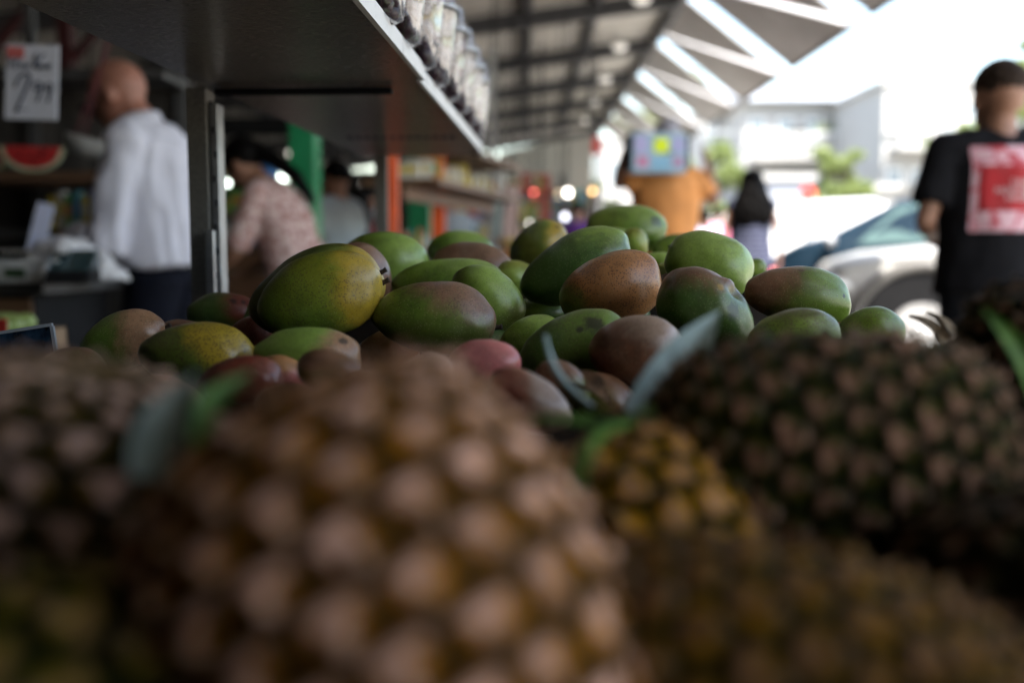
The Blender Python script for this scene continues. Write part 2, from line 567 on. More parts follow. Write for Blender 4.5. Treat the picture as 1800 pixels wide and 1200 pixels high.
M_stem = mat('dry mango stalk', (0.05, 0.03, 0.018), 0.9, var=0.5, scale=200, bump=0.6)
MANGO = []
def mango(x, y, a, bb, ang, d, base, sec, blush, label, bdir=(0, 1, 0), sdir=(1, 0, 0), cover=0.35, speck=0.3, scar=0.2,
          stem=None, yaw=0.0, depth=0.94, seed=None, hook=0.0, patch=()):
    """x, y, half axes a, bb in photo pixels; ang in degrees in the picture; d metres; stem +1/-1 = which end carries the stalk"""
    seed = seed if seed is not None else len(MANGO) * 3.7 + 1.3
    s = d / F
    la, lb = a * s, bb * s
    lc = lb * depth
    ca, sa = math.cos(R(ang)), math.sin(R(ang))
    cy, sy = math.cos(R(yaw)), math.sin(R(yaw))
    X = Vector((ca * cy, sa * cy, sy)); Z0 = Vector((0, 0, 1))
    Zl = (Z0 - X * Z0.dot(X)).normalized()
    Yl = Zl.cross(X)
    Rl = CR @ Matrix((X, Yl, Zl)).transposed()
    la_t = la / max(0.75, cy)
    nu, nv = 56, 40
    vs = []
    sg = stem if stem else random.choice((1, -1))
    for i in range(1, nv):
        t = math.pi * i / nv
        u = math.cos(t)              # -1..1 along the axis, + = stem end when sg=1
        us = u * sg
        rad = math.sin(t) ** 0.92 * (1.0 + 0.10 * us - 0.07 * us * us * (1 if us < 0 else 0.3))
        for k in range(nu):
            ph = 2 * math.pi * k / nu
            cy_, cz_ = math.cos(ph), math.sin(ph)
            yy, zz = cy_ * rad, cz_ * rad
            xx = u * (1.0 - 0.035 * (us > 0.9) * (us - 0.9) * 10)
            # kidney bend and a soft shoulder
            bend = 0.07 * (1 - u * u) - 0.05
            yy += bend * 0.6 + 0.05 * math.sin(us * 2.2)
            if us < -0.55:
                yy += 0.10 * (us + 0.55)
            nn = noise.noise(Vector((u * 1.1 + seed, cy_ * rad * 1.1 + seed * 2, cz_ * rad * 1.1))) * 0.085 + 0.02 * noise.noise(Vector((u * 3 + seed, cy_ * rad * 3, cz_ * rad * 3 + seed)))
            if hook > 0:
                hd = (xx - 0.25) ** 2 * 5 + (yy - 0.72) ** 2 * 7 + (zz - 0.55) ** 2 * 6
                nn -= hook * math.exp(-hd * 7) * 0.7
                hd2 = (xx - 0.12) ** 2 * 5 + (yy - 0.86) ** 2 * 7 + (zz - 0.5) ** 2 * 6
                nn += hook * math.exp(-hd2 * 8) * 0.5
            f = 1 + nn
            vs.append((xx * la_t * f, yy * lb * f, zz * lc * f))
    ep = 1 - (0.035 if sg > 0 else 0.0); em = 1 - (0.035 if sg < 0 else 0.0)
    yoff = lambda us: (-0.03 + 0.05 * math.sin(us * 2.2) + (0.10 * (us + 0.55) if us < -.55 else 0)) * lb
    vs.append((ep * la_t * 0.985, yoff(sg), 0)); vs.append((-em * la_t * 0.985, yoff(-sg), 0))
    fs = []
    for i in range(nv - 2):
        for k in range(nu):
            p = i * nu + k; q2 = i * nu + (k + 1) % nu
            fs.append((p, p + nu, q2 + nu, q2))
    T, B = (nv - 1) * nu, (nv - 1) * nu + 1
    for k in range(nu):
        fs.append((T, k, (k + 1) % nu)); o_ = (nv - 2) * nu
        fs.append((B, o_ + (k + 1) % nu, o_ + k))
    loc = P(x, y, d)
    Ri = Rl.inverted()
    ld = Ri @ (CR @ Vector(bdir).normalized())
    sdv = Ri @ (CR @ Vector(sdir).normalized())
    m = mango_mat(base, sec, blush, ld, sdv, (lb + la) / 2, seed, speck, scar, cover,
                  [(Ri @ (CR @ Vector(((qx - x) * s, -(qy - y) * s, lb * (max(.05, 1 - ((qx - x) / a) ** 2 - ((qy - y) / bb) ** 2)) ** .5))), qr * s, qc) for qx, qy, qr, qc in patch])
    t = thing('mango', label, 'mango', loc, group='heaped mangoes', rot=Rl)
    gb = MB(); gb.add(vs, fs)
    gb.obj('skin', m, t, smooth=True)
    if stem:
        g = MB()
        ex = sg * la_t * 0.955
        yo = yoff(sg)
        dx = sg * 0.0045
        g.tube([(ex - dx * .6, yo, 0), (ex + dx * .5, yo + .0003, 0.0002), (ex + dx * 1.2, yo + .0010, .0006), (ex + dx * 1.7, yo + .0016, .001)],
               [.0034, .0025, .0022, .0029], 9)
        g.obj('stalk', M_stem, t, smooth=True)
    MANGO.append((loc, lb))
    return t

mango(565, 521, 113, 76, 12, .92, MG, YG, YE, 'large green mango with a yellow speckled right end and dark stalk, left of the heap',
      bdir=(1, 0.05, .25), sdir=(.3, .6, .4), cover=.22, speck=.55, scar=.45, stem=1, patch=[(672,560,9,(.05,.03,.015)),(655,495,7,(.25,.15,.05)),(676,530,12,(.06,.04,.012))])
mango(556, 515, 122, 76, 17, 1.0, OG, OG, YE, 'olive mango tucked behind the large yellow-ended green one, stalk at its right',
      bdir=(1, 0.2, .1), sdir=(-1, 0, 0), cover=.16, speck=.3, stem=1)
mango(628, 495, 66, 64, -35, 1.12, BR, MV, MV, 'brownish mauve mango peeping out behind the yellow-ended one', bdir=(.7, .7, 0), cover=.6, speck=.2)
mango(676, 465, 80, 58, -18, 1.24, MG, LG, LG, 'bright green mango behind the mauve one, in front of the orange upright',
      bdir=(.8, .3, .3), cover=.3, speck=.1, scar=.2)
mango(808, 442, 58, 38, 10, 1.5, MG, LG, LG, 'small blurred green mango at the back, below the far end of the shelf', bdir=(.5, 1, 0), cover=.25, speck=0)
mango(832, 474, 78, 47, -14, 1.26, BR, MG, MV, 'purple-brown mango behind the two green ones at the centre', bdir=(.3, 1, 0), sdir=(-.5, -1, 0), cover=.62, speck=.2)
mango(792, 497, 98, 44, -2, 1.12, MG, LG, LG, 'long light green mango lying in front of the purple-brown one', bdir=(.1, 1, .2), cover=.25, speck=.1, scar=.25)
mango(856, 528, 72, 57, -58, 1.02, MG, LG, OG, 'upright green mango leaning on the centre of the heap, yellower at its foot', bdir=(.6, -1, 0), sdir=(.6, .4, .2), cover=.25, speck=.1)
mango(766, 558, 108, 65, -10, .92, MG, OG, MV, 'large green mango with a brown blushed back and fine cracks, at the centre front',
      bdir=(.45, .9, .1), sdir=(0, -1, .2), cover=.34, speck=.62, scar=.45, stem=1, patch=[(780,537,4,(.012,.010,.008)),(700,607,7,(.012,.010,.008))])
mango(904, 488, 38, 32, 20, 1.24, LG, LG, YG, 'small pale green mango just left of the big dark green one', bdir=(0, 1, 0), cover=.3, speck=0)
mango(946, 432, 56, 40, 22, 1.46, OG, MG, YE, 'olive mango with a yellow spotted right tip, blurred at the back', bdir=(1, .1, .1), cover=.28, speck=.35, scar=.5, patch=[(977,404,9,(.02,.015,.01))])
mango(1013, 470, 104, 58, 20, 1.08, DG, DG, LG, 'large smooth dark green mango tilted up to the right', bdir=(.2, 1, -.1), sdir=(-1, -.5, 0), cover=.17, speck=.05, scar=.35, patch=[(1052,443,5,(.012,.010,.008))])
mango(1073, 508, 94, 64, 12, .98, BO, OG, BO, 'orange-brown speckled mango with a short stalk at its right shoulder',
      bdir=(.4, .6, .4), sdir=(-.8, -.7, .1), cover=.62, speck=.72, scar=.15, stem=1)
mango(1102, 402, 71, 42, -10, 1.5, MG, MG, LG, 'topmost green mango at the back of the heap with a dark worn patch', bdir=(.2, 1, .2), cover=.25, speck=0, scar=.75, patch=[(1150,392,15,(.04,.06,.04))])
mango(1082, 430, 46, 29, -14, 1.42, LG, LG, LG, 'pale green mango below the topmost one, left of a pair', cover=.3, speck=0)
mango(1116, 427, 27, 24, -40, 1.38, LG, YG, YG, 'small yellow-green mango, right of the pale pair', cover=.3, speck=0)
mango(1192, 436, 48, 25, 12, 1.45, MG, MG, MG, 'green mango at the back below the orange shirt', speck=0)
mango(1160, 460, 34, 18, -8, 1.3, MG, LG, LG, 'small green mango wedged behind the orange-brown one', speck=0)
mango(1172, 484, 34, 22, -20, 1.16, OG, YG, YG, 'small olive mango behind the stalk of the orange-brown one', speck=0)
mango(1244, 467, 80, 62, -32, 1.08, MG, LG, LG, 'plump light green mango with faint brown scuffs, right of centre',
      bdir=(.5, .2, .5), sdir=(.3, .5, .5), cover=.38, speck=.2, scar=.55)
mango(1240, 547, 92, 67, -28, .9, DG, DG, BR, 'dark green mango with a brown top and a hooked navel',
      bdir=(.15, 1, -.1), sdir=(-1, -1, 0), cover=.27, speck=.2, scar=.4, hook=.3, patch=[(1282,548,22,(.010,.022,.008)),(1256,507,9,(.30,.20,.05))])
mango(1403, 519, 95, 52, -12, .98, OG, MG, MV, 'long green and brown mango at the right, one dark dot near its tip',
      bdir=(-.9, .6, 0), sdir=(.9, -.3, .2), cover=.30, speck=.2, scar=.15, patch=[(1471,522,5,(.012,.010,.008)),(1400,476,8,(.06,.03,.02))])
mango(1398, 592, 80, 50, -2, .84, MG, LG, OG, 'green dark-speckled mango half hidden by the right pineapple', bdir=(.2, 1, 0), cover=.3, speck=.65, scar=.1)
mango(1530, 582, 60, 42, -4, .9, MG, MG, MG, 'green mango at the far right end of the heap', bdir=(.2, 1, 0), speck=.3)
mango(1326, 470, 22, 16, 0, 1.3, LG, MG, MG, 'small green mango peeping over the long brown one', speck=0)
mango(393, 551, 64, 38, 8, 1.18, DG, OG, RD, 'dark green and red mango beside the foot of the shelf post', bdir=(1, .5, 0), cover=.35, speck=.3, scar=.5, patch=[(418,528,9,(.012,.010,.008)),(434,530,7,(.012,.010,.008))])
mango(440, 588, 40, 32, 0, 1.06, BR, RD, RD, 'dark red mango in the shadow below the large olive one', cover=.6, speck=.1)
mango(214, 600, 80, 50, 16, .95, OG, MG, PO, 'green mango with a pink right end and stalk, leftmost of the heap',
      bdir=(1, .35, 0), sdir=(-1, .2, .2), cover=.36, speck=.4, scar=.1, stem=1)
mango(348, 624, 104, 58, -6, .82, MG, OG, YE, 'green and ochre mango covered in brown pinprick specks, at the left front',
      bdir=(.8, .55, .1), sdir=(-.3, .6, .4), cover=.36, speck=.95, scar=.2)
mango(543, 624, 96, 51, -7, .8, MG, LG, PO, 'pale green mango with a peach right end and a dark round stalk scar',
      bdir=(1, -.1, .1), sdir=(0, .6, .4), cover=.29, speck=.25, scar=.1, patch=[(609,598,11,(.020,.012,.008))])
mango(424, 668, 74, 42, 0, .72, RD, RD, RD, 'red mango blurred just behind the left pineapple', cover=.5, speck=.1)
mango(498, 655, 44, 30, -10, .76, BR, PK, BO, 'small rosy brown mango between the red one and the peach-ended one', cover=.5, speck=.1)
mango(578, 648, 58, 34, 4, .70, OG, BR, BR, 'dull olive brown mango right behind the big pineapple', cover=.5, speck=.1)
mango(746, 666, 52, 52, -20, .66, BE, MV, BE, 'beige brown mango blurred behind the big pineapple', bdir=(1, .5, 0), cover=.6, speck=.2)
mango(850, 640, 67, 45, -8, .76, PK, RD, PK, 'bright pink mango in front of the green ones', bdir=(.5, .8, .2), sdir=(-1, -.4, 0), cover=.5, speck=.1, scar=.1)
mango(930, 706, 84, 48, -22, .66, BR, RD, BE, 'reddish brown mango with a pale shiny right end, at the front', bdir=(1, .3, 0), sdir=(-1, 0, 0), cover=.42, speck=.3, scar=.3)
mango(930, 594, 58, 37, 16, .95, MG, MG, LG, 'smooth mid green mango between the pink one and the heap centre', bdir=(.2, 1, 0), cover=.25, speck=0)
mango(1008, 617, 105, 66, 14, .86, DG, MG, MG, 'large green mango with a black scar on its back, at the right front',
      bdir=(.3, 1, 0), sdir=(.3, .2, .3), cover=.4, speck=.5, scar=.95, seed=12.7, patch=[(1040,574,24,(.012,.010,.008)),(1015,580,9,(.012,.010,.008))])
mango(1121, 622, 82, 72, -24, .8, BR, BR, BE, 'round brown mango with a pale top, at the right front', bdir=(.5, .9, 0), cover=.36, speck=.25, scar=.05)
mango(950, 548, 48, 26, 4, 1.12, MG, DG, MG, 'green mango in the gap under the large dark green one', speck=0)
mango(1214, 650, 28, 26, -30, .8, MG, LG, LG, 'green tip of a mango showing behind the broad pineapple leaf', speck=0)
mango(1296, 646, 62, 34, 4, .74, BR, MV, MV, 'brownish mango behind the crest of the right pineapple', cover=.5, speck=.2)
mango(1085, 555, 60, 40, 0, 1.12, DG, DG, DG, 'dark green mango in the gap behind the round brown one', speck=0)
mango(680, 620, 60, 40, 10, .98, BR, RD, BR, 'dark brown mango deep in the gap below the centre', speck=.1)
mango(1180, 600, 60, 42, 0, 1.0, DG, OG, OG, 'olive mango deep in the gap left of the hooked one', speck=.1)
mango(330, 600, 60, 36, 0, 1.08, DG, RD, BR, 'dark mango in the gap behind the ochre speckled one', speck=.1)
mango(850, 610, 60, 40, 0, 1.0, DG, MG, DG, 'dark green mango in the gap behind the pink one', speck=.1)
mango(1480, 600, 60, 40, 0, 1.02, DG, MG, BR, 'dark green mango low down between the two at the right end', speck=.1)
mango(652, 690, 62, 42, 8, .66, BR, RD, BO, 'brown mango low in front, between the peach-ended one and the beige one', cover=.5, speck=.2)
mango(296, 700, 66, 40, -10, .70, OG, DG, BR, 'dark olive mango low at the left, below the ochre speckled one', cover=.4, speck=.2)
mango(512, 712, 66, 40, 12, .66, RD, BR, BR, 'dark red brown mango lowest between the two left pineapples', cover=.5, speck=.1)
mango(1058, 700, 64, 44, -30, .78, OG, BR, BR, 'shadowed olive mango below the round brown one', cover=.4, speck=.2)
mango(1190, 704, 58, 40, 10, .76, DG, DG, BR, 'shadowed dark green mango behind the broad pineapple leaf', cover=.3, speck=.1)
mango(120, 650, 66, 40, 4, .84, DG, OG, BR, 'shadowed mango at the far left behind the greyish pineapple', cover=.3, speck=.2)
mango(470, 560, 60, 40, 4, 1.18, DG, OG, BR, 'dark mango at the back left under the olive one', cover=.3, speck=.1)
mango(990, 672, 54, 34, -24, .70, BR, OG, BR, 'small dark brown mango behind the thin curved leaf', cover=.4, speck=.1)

# sloping paper-lined board that carries the heap
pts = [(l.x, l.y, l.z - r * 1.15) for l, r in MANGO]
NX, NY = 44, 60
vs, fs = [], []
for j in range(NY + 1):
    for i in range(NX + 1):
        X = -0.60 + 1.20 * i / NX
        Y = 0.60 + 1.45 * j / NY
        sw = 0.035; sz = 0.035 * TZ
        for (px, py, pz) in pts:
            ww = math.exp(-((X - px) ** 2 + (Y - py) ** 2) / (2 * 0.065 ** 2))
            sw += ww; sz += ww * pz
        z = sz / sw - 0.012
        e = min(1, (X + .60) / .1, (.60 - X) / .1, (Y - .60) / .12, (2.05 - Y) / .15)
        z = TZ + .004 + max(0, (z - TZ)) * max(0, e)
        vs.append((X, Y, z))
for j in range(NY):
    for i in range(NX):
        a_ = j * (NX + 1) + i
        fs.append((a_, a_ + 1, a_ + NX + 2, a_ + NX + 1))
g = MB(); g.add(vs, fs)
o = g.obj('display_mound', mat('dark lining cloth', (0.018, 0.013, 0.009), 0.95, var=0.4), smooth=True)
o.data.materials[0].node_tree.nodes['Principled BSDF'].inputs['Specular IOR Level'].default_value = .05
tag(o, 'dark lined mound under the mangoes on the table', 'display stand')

# ------------------------------------------------------------------ pineapples
m_pine, n, b, out = new_mat('pineapple rind')
at = n.nodes.new('ShaderNodeVertexColor')
at.layer_name = 'rind'
co = ocoord(n)
v = ntex(n, co, 160, 5, 0.7)
cc = mixc(n, mth(n, 'MULTIPLY', rng(n, v, 0.35, 0.75), 0.28), at.outputs[0], (0.05, 0.03, 0.012))
n.links.new(cc, b.inputs['Base Color'])
b.inputs['Roughness'].default_value = 0.6
b.inputs['Specular IOR Level'].default_value = 0.05
bp = n.nodes.new('ShaderNodeBump')
bp.inputs['Strength'].default_value = 0.6
bp.inputs['Distance'].default_value = 0.002
n.links.new(ntex(n, co, 300, 4, .6), bp.inputs['Height'])
n.links.new(bp.outputs[0], b.inputs['Normal'])

def leaf_mat(name, c1, c2, ro=0.5):
    m, n, b, out = new_mat(name)
    co = ocoord(n)
    v = ntex(n, co, 60, 4, .6)
    n.links.new(mixc(n, rng(n, v, .3, .7), c1, c2), b.inputs['Base Color'])
    b.inputs['Roughness'].default_value = ro
    return m
M_leafblue = leaf_mat('blue green pineapple leaf', (0.16, 0.22, 0.19), (0.30, 0.38, 0.34), 0.5)
M_leafgreen = leaf_mat('fresh green pineapple leaf', (0.06, 0.16, 0.03), (0.16, 0.32, 0.06))
M_leafdark = leaf_mat('dark pineapple leaf', (0.02, 0.045, 0.015), (0.05, 0.09, 0.03))

def leaf_geo(g, base, tip, width, up, curl=0.25, n=12):
    base, tip, up = Vector(base), Vector(tip), Vector(up).normalized()
    ax = tip - base
    L = ax.length
    t = ax.normalized()
    side = t.cross(up).normalized()
    nn = side.cross(t)
    vs = []
    for i in range(n + 1):
        u = i / n
        p = base + ax * u + nn * (math.sin(u * math.pi) * curl * L)
        wd = width * (1 - u ** 2.2) * (0.75 + 0.6 * u * (1 - u)) + 0.0004
        vs += [p - side * wd + nn * wd * .55, p - side * wd * .5 + nn * wd * .12, p - nn * .001, p + side * wd * .5 + nn * wd * .12, p + side * wd + nn * wd * .55]
    fs = []
    for i in range(n):
        for k in range(4):
            a = i * 5 + k
            fs.append((a, a + 1, a + 6, a + 5))
    m0 = len(vs)
    vs2 = [q - nn * 0.0012 for q in vs]
    fs2 = [tuple(m0 + j for j in reversed(f)) for f in fs]
    g.add(vs + vs2, fs + fs2)

def pineapple(loc, axis, r, hl, label, tint, seed, ncol=11, crown=None, leafmat=None, crownlen=0.10, nleaf=26, bright=1.0):
    """axis: world vector pointing to the crown; r radius; hl half length"""
    r *= .81; hl *= .81
    NU, NV = 300, 200
    th = np.linspace(0, 2 * np.pi, NU, endpoint=False)
    tt = np.linspace(0.03, np.pi - 0.03, NV)
    TH, T = np.meshgrid(th, tt)
    u = np.cos(T)
    prof = np.sin(T) ** 0.48 * (1 - 0.10 * u)
    # arc-length-ish axial coordinate
    rowh = (2 * np.pi * r / ncol) * 0.866
    Bc = (np.pi / 2 - T) * hl * 1.12 / rowh
    A = TH / (2 * np.pi) * ncol
    best = np.full(A.shape, 9.0); sec = np.full(A.shape, 9.0)
    bi = np.zeros(A.shape); bj = np.zeros(A.shape)
    da_b = np.zeros(A.shape); db_b = np.zeros(A.shape)
    sh = 0.5
    wob = lambda p, q: np.sin(p * 2.1 + q * 1.3 + seed) * .11 + np.sin(p * 3.7 - q * 2.9 + seed * 2) * .07
    A0, B0 = A, Bc
    thw = TH
    A = A0 + np.sin(thw * 3 + B0 * 1.7 + seed) * .08 + np.sin(thw * 7 - B0 * 2.3) * .04
    Bc = B0 + np.sin(thw * 4 + B0 * 1.1 + seed * 3) * .08 + np.sin(thw * 9 + B0 * 2.9) * .03
    rf = np.floor(Bc)
    for dj in (-1, 0, 1, 2):
        row = rf + dj
        offs = (row * sh) % 1.0
        jit = np.sin(row * 12.9898 + seed) * 0.05
        ca = np.round(A - offs - jit)
        for di in (-1, 0, 1):
            a0 = ca + di + offs + jit
            da = (A - a0)
            db = (Bc - row) * 0.866
            dd = 0.55 * np.sqrt(da ** 2 + db ** 2) + 0.45 * np.maximum(np.abs(da) * 1.05 + np.abs(db) * .45, np.abs(db) * 1.1)
            upd = dd < best
            sec = np.where(upd, best, np.minimum(sec, dd))
            bi = np.where(upd, (ca + di) % ncol, bi); bj = np.where(upd, row, bj)
            da_b = np.where(upd, da, da_b); db_b = np.where(upd, Bc - row, db_b)
            best = np.where(upd, dd, best)
    edge = np.clip((sec - best) / 0.9, 0, 1)
    h = 0.0038 * (1 - np.exp(-edge * 6.0)) - 0.0008 * np.exp(-(best / 0.25) ** 2)
    spike = np.exp(-((da_b) / 0.09) ** 2 - ((db_b - 0.28) / 0.15) ** 2)
    h = h + 0.0040 * spike
    hsh = np.abs(np.sin(bi * 127.1 + bj * 311.7 + seed) * 43758.5) % 1.0
    h = h + 0.0025 * (hsh - .5) * np.clip(edge * 3, 0, 1)
    rad = prof * r
    nr = rad + h * np.clip(prof * 1.5, 0, 1)
    X = nr * np.cos(TH); Y = nr * np.sin(TH); Z = u * hl + h * u * 0.5
    verts = np.stack([X, Y, Z], -1).reshape(-1, 3)
    idx = np.arange(NU * NV).reshape(NV, NU)
    a = idx[:-1]; bq = idx[1:]
    quads = np.stack([a, bq, np.roll(bq, -1, 1), np.roll(a, -1, 1)], -1).reshape(-1, 4)
    me = bpy.data.meshes.new('pineapple_rind')
    me.from_pydata(verts.tolist(), [], quads.tolist() + [tuple(range(NU)), tuple(reversed(range(NU * (NV - 1), NU * NV)))])
    me.update()
    me.polygons.foreach_set('use_smooth', [True] * len(me.polygons))
    eyec, ringc, gapc = [np.array(q) for q in tint]
    # dry pink bract: a ragged triangle pointing to the crown, the fleshy eye shows below and beside it
    rag = .05 * np.sin(da_b * 23 + hsh * 31) + .05 * np.sin(db_b * 19 + da_b * 11 + hsh * 57)
    hw_ = (0.34 + .12 * hsh) * (1 - (db_b + .38) / (0.86 + .2 * ((hsh * 5.7) % 1)))
    cen = np.clip((hw_ - np.abs(da_b + (((hsh * 3.1) % 1) - .5) * .18) + rag) * 7, 0, 1) * np.clip((db_b + .40) * 8, 0, 1) * np.clip(edge * 5 - .15, 0, 1)
    cen = cen[..., None]
    rg = np.clip(edge * 1.7 - .22, 0, 1)[..., None]
    hs = hsh[..., None]
    eye = eyec * (0.65 + 0.6 * hs)
    ring = ringc * (0.7 + 0.6 * ((hs * 7.3) % 1))
    colr = gapc * (1 - rg) + ring * rg
    colr = colr * (1 - cen) + eye * cen
    colr = colr * (1 - 0.75 * spike[..., None]) + np.array([0.42, 0.29, 0.22]) * 0.75 * spike[..., None]
    colr = np.clip(colr * bright * .80, 0, 1)  # a low bright paints the shade on low and outer fruits into the rind
    rgba = np.concatenate([colr, np.ones(colr.shape[:2] + (1,))], -1).reshape(-1, 4)
    ca_ = me.color_attributes.new('rind', 'FLOAT_COLOR', 'POINT')
    ca_.data.foreach_set('color', rgba.astype(np.float32).ravel())
    me.materials.append(m_pine)
    q = Vector(axis).normalized().to_track_quat('Z', 'Y')
    t = thing('pineapple', label, 'pineapple', loc, group='pineapples at the front of the table', rot=q.to_matrix())
    o = bpy.data.objects.new('rind', me)
    COL.objects.link(o); o.parent = t
    if crown:
        g = MB()
        rnd = random.Random(seed)
        for k in range(nleaf):
            a = k * 2.399 + rnd.uniform(-.2, .2)
            f = k / nleaf
            spread = 0.25 + 1.15 * (1 - f)
            ll = crownlen * (0.55 + 0.65 * math.sin(f * 2.6 + .3)) * rnd.uniform(.8, 1.15)
            base = Vector((math.cos(a) * .014 * (1.3 - f), math.sin(a) * .014 * (1.3 - f), hl - .004 + f * .02))
            dr = Vector((math.cos(a) * math.sin(spread), math.sin(a) * math.sin(spread), math.cos(spread)))
            leaf_geo(g, base, base + dr * ll, 0.011 * rnd.uniform(.8, 1.2), (-math.cos(a), -math.sin(a), 1), curl=-0.12 * (1 - f))
        g.obj('crown', leafmat or M_leafdark, t, smooth=True)
    else:
        MB().tube([(0, 0, -hl * .90), (0, 0, -hl * 1.0)], [.013, .010]).obj('stalk', M_stem, t)
    return t

def camv(x, y, z):
    return CR @ Vector((x, y, z))
T_pink = ((0.95, 0.56, 0.42), (0.52, 0.20, 0.006), (0.030, 0.016, 0.003))
T_left = ((0.80, 0.50, 0.38), (0.20, 0.11, 0.008), (0.012, 0.016, 0.003))
T_green = ((0.55, 0.34, 0.12), (0.30, 0.25, 0.01), (0.012, 0.026, 0.008))
T_or = ((0.46, 0.24, 0.12), (0.70, 0.33, 0.006), (0.010, 0.018, 0.003))
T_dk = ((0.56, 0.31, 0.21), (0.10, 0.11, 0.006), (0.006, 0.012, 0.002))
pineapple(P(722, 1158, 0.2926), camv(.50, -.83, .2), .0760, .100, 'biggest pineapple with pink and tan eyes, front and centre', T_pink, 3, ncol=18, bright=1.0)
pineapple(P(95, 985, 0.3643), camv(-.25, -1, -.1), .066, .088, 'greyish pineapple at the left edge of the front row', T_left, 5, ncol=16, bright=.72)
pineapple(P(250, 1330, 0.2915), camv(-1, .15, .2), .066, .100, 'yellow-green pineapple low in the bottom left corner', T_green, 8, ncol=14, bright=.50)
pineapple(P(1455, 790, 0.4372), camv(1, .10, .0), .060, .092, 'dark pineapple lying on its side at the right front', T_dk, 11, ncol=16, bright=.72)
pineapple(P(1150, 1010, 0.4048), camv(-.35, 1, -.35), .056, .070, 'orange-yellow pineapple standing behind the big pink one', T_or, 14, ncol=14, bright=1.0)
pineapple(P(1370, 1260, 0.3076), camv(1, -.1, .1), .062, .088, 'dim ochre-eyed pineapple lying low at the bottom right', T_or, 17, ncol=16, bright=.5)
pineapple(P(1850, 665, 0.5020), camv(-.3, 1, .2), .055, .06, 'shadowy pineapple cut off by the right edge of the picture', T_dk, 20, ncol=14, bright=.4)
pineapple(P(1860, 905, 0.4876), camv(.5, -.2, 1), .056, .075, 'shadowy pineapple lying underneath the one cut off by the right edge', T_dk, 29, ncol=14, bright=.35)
pineapple(P(1850, 1200, 0.3724), camv(.2, -1, .1), .060, .085, 'shade-darkened pineapple in the bottom right corner', T_dk, 23, ncol=13, bright=.28)

# stray leaves that belong to pineapple crowns lying among the fruit
def stray(base, tip, wd, label, m, up=(0, 0, 1), curl=.12, wdpx=None):
    g = MB()
    leaf_geo(g, base, tip, wd, up, curl, 16)
    o = g.obj('pineapple_leaf', m, smooth=True)
    tag(o, label, 'leaf', 'loose pineapple leaves')
    return o
stray(P(1130, 745, .50), P(1268, 545, .54), .015, 'broad blue-green leaf standing up in front of the hooked mango', M_leafblue, up=camv(-.5, -.2, 1), curl=.06)
stray(P(1040, 716, .52), P(956, 590, .55), .0032, 'thin pale curved leaf across the green mango with the black scar', M_leafblue, up=camv(-1, -.4, .3), curl=.10)
stray(P(300, 840, 0.3165), P(345, 655, 0.3402), 0.0145, 'pale blue-green leaf stub between the two left pineapples', M_leafblue, up=camv(-.4, .1, 1), curl=.08)
stray(P(330, 800, 0.3323), P(440, 655, 0.3640), 0.0068, 'short bright green leaf beside the pale stub at the left', M_leafgreen, up=camv(-.3, .5, 1), curl=.10)
stray(P(1180, 790, 0.4114), P(930, 735, 0.4352), 0.0068, 'bright green leaf lying along the top of the big pineapple', M_leafgreen, up=camv(0, 1, .5), curl=.05)
stray(P(1160, 770, 0.4114), P(1010, 752, 0.4272), 0.0076, 'darker green leaf under the bright one above the big pineapple', M_leafdark, up=camv(0, 1, .5), curl=.08)
stray(P(1120, 780, 0.4193), P(1190, 700, 0.4431), 0.0085, 'short green leaf at the foot of the broad blue-green one', M_leafgreen, up=camv(-.4, .4, .6), curl=.08)
stray(P(1020, 860, 0.3640), P(1110, 740, 0.3956), 0.0051, 'pale green leaf bending up beside the big pineapple', M_leafgreen, up=camv(-.8, 0, .6), curl=.15)
stray(P(1822, 705, 0.4646), P(1728, 540, 0.4600), 0.0076, 'green leaf at the right edge beside the shadowy pineapple', M_leafgreen, up=camv(.3, 0, 1), curl=.1)
stray(P(1000, 672, .70), P(1075, 712, .68), .014, 'curled dry brown leaf between the front mangoes', mat('dry brown leaf', (0.22, 0.13, 0.07), .8, var=.5, scale=90, bump=.6), up=camv(0, 1, .4), curl=.12)
stray(P(1660, 600, .68), P(1598, 553, .70), .006, 'dry pale leaf tuft behind the right pineapple', mat('straw leaf', (0.4, 0.33, 0.25), .8), up=camv(0, 1, .4), curl=.1)
stray(P(1675, 592, .68), P(1630, 548, .70), .005, 'second dry pale leaf behind the right pineapple, nearer the man in black', mat('straw leaf', (0.4, 0.33, 0.25), .8), up=camv(.3, 1, .4), curl=.1)

# ------------------------------------------------------------------ steel rack standing on the table
VPS = R(2.2)
ax_l = Vector((math.sin(VPS), math.cos(VPS), 0))          # along the shelf
ax_w = Vector((math.cos(VPS), -math.sin(VPS), 0))         # across, to the right
m_shelf, n, b, out = new_mat('worn stainless underside')
co = ocoord(n, (7, 60, 1))
sc_ = ntex(n, co, 14, 4, .6)
co2 = ocoord(n)
n.links.new(mixc(n, rng(n, ntex(n, co2, 3, 4), .3, .7), (0.18, 0.15, 0.115), (0.27, 0.235, 0.19)), b.inputs['Base Color'])
b.inputs['Metallic'].default_value = 0.6
n.links.new(rng(n, sc_, .3, .8, .24, .42), b.inputs['Roughness'])
bp = n.nodes.new('ShaderNodeBump'); bp.inputs['Strength'].default_value = .05; bp.inputs['Distance'].default_value = .001
n.links.new(sc_, bp.inputs['Height']); n.links.new(bp.outputs[0], b.inputs['Normal'])
m_edge, n, b, out = new_mat('chipped white shelf edge')
co = ocoord(n)
ch = ntex(n, ocoord(n, (1, 1, .25)), 90, 6, .75)
n.links.new(mixc(n, rng(n, ch, .60, .66), (0.62, 0.61, 0.60), (0.12, 0.10, 0.09)), b.inputs['Base Color'])
b.inputs['Roughness'].default_value = .55
m_post, n, b, out = new_mat('speckled grey powder coat')
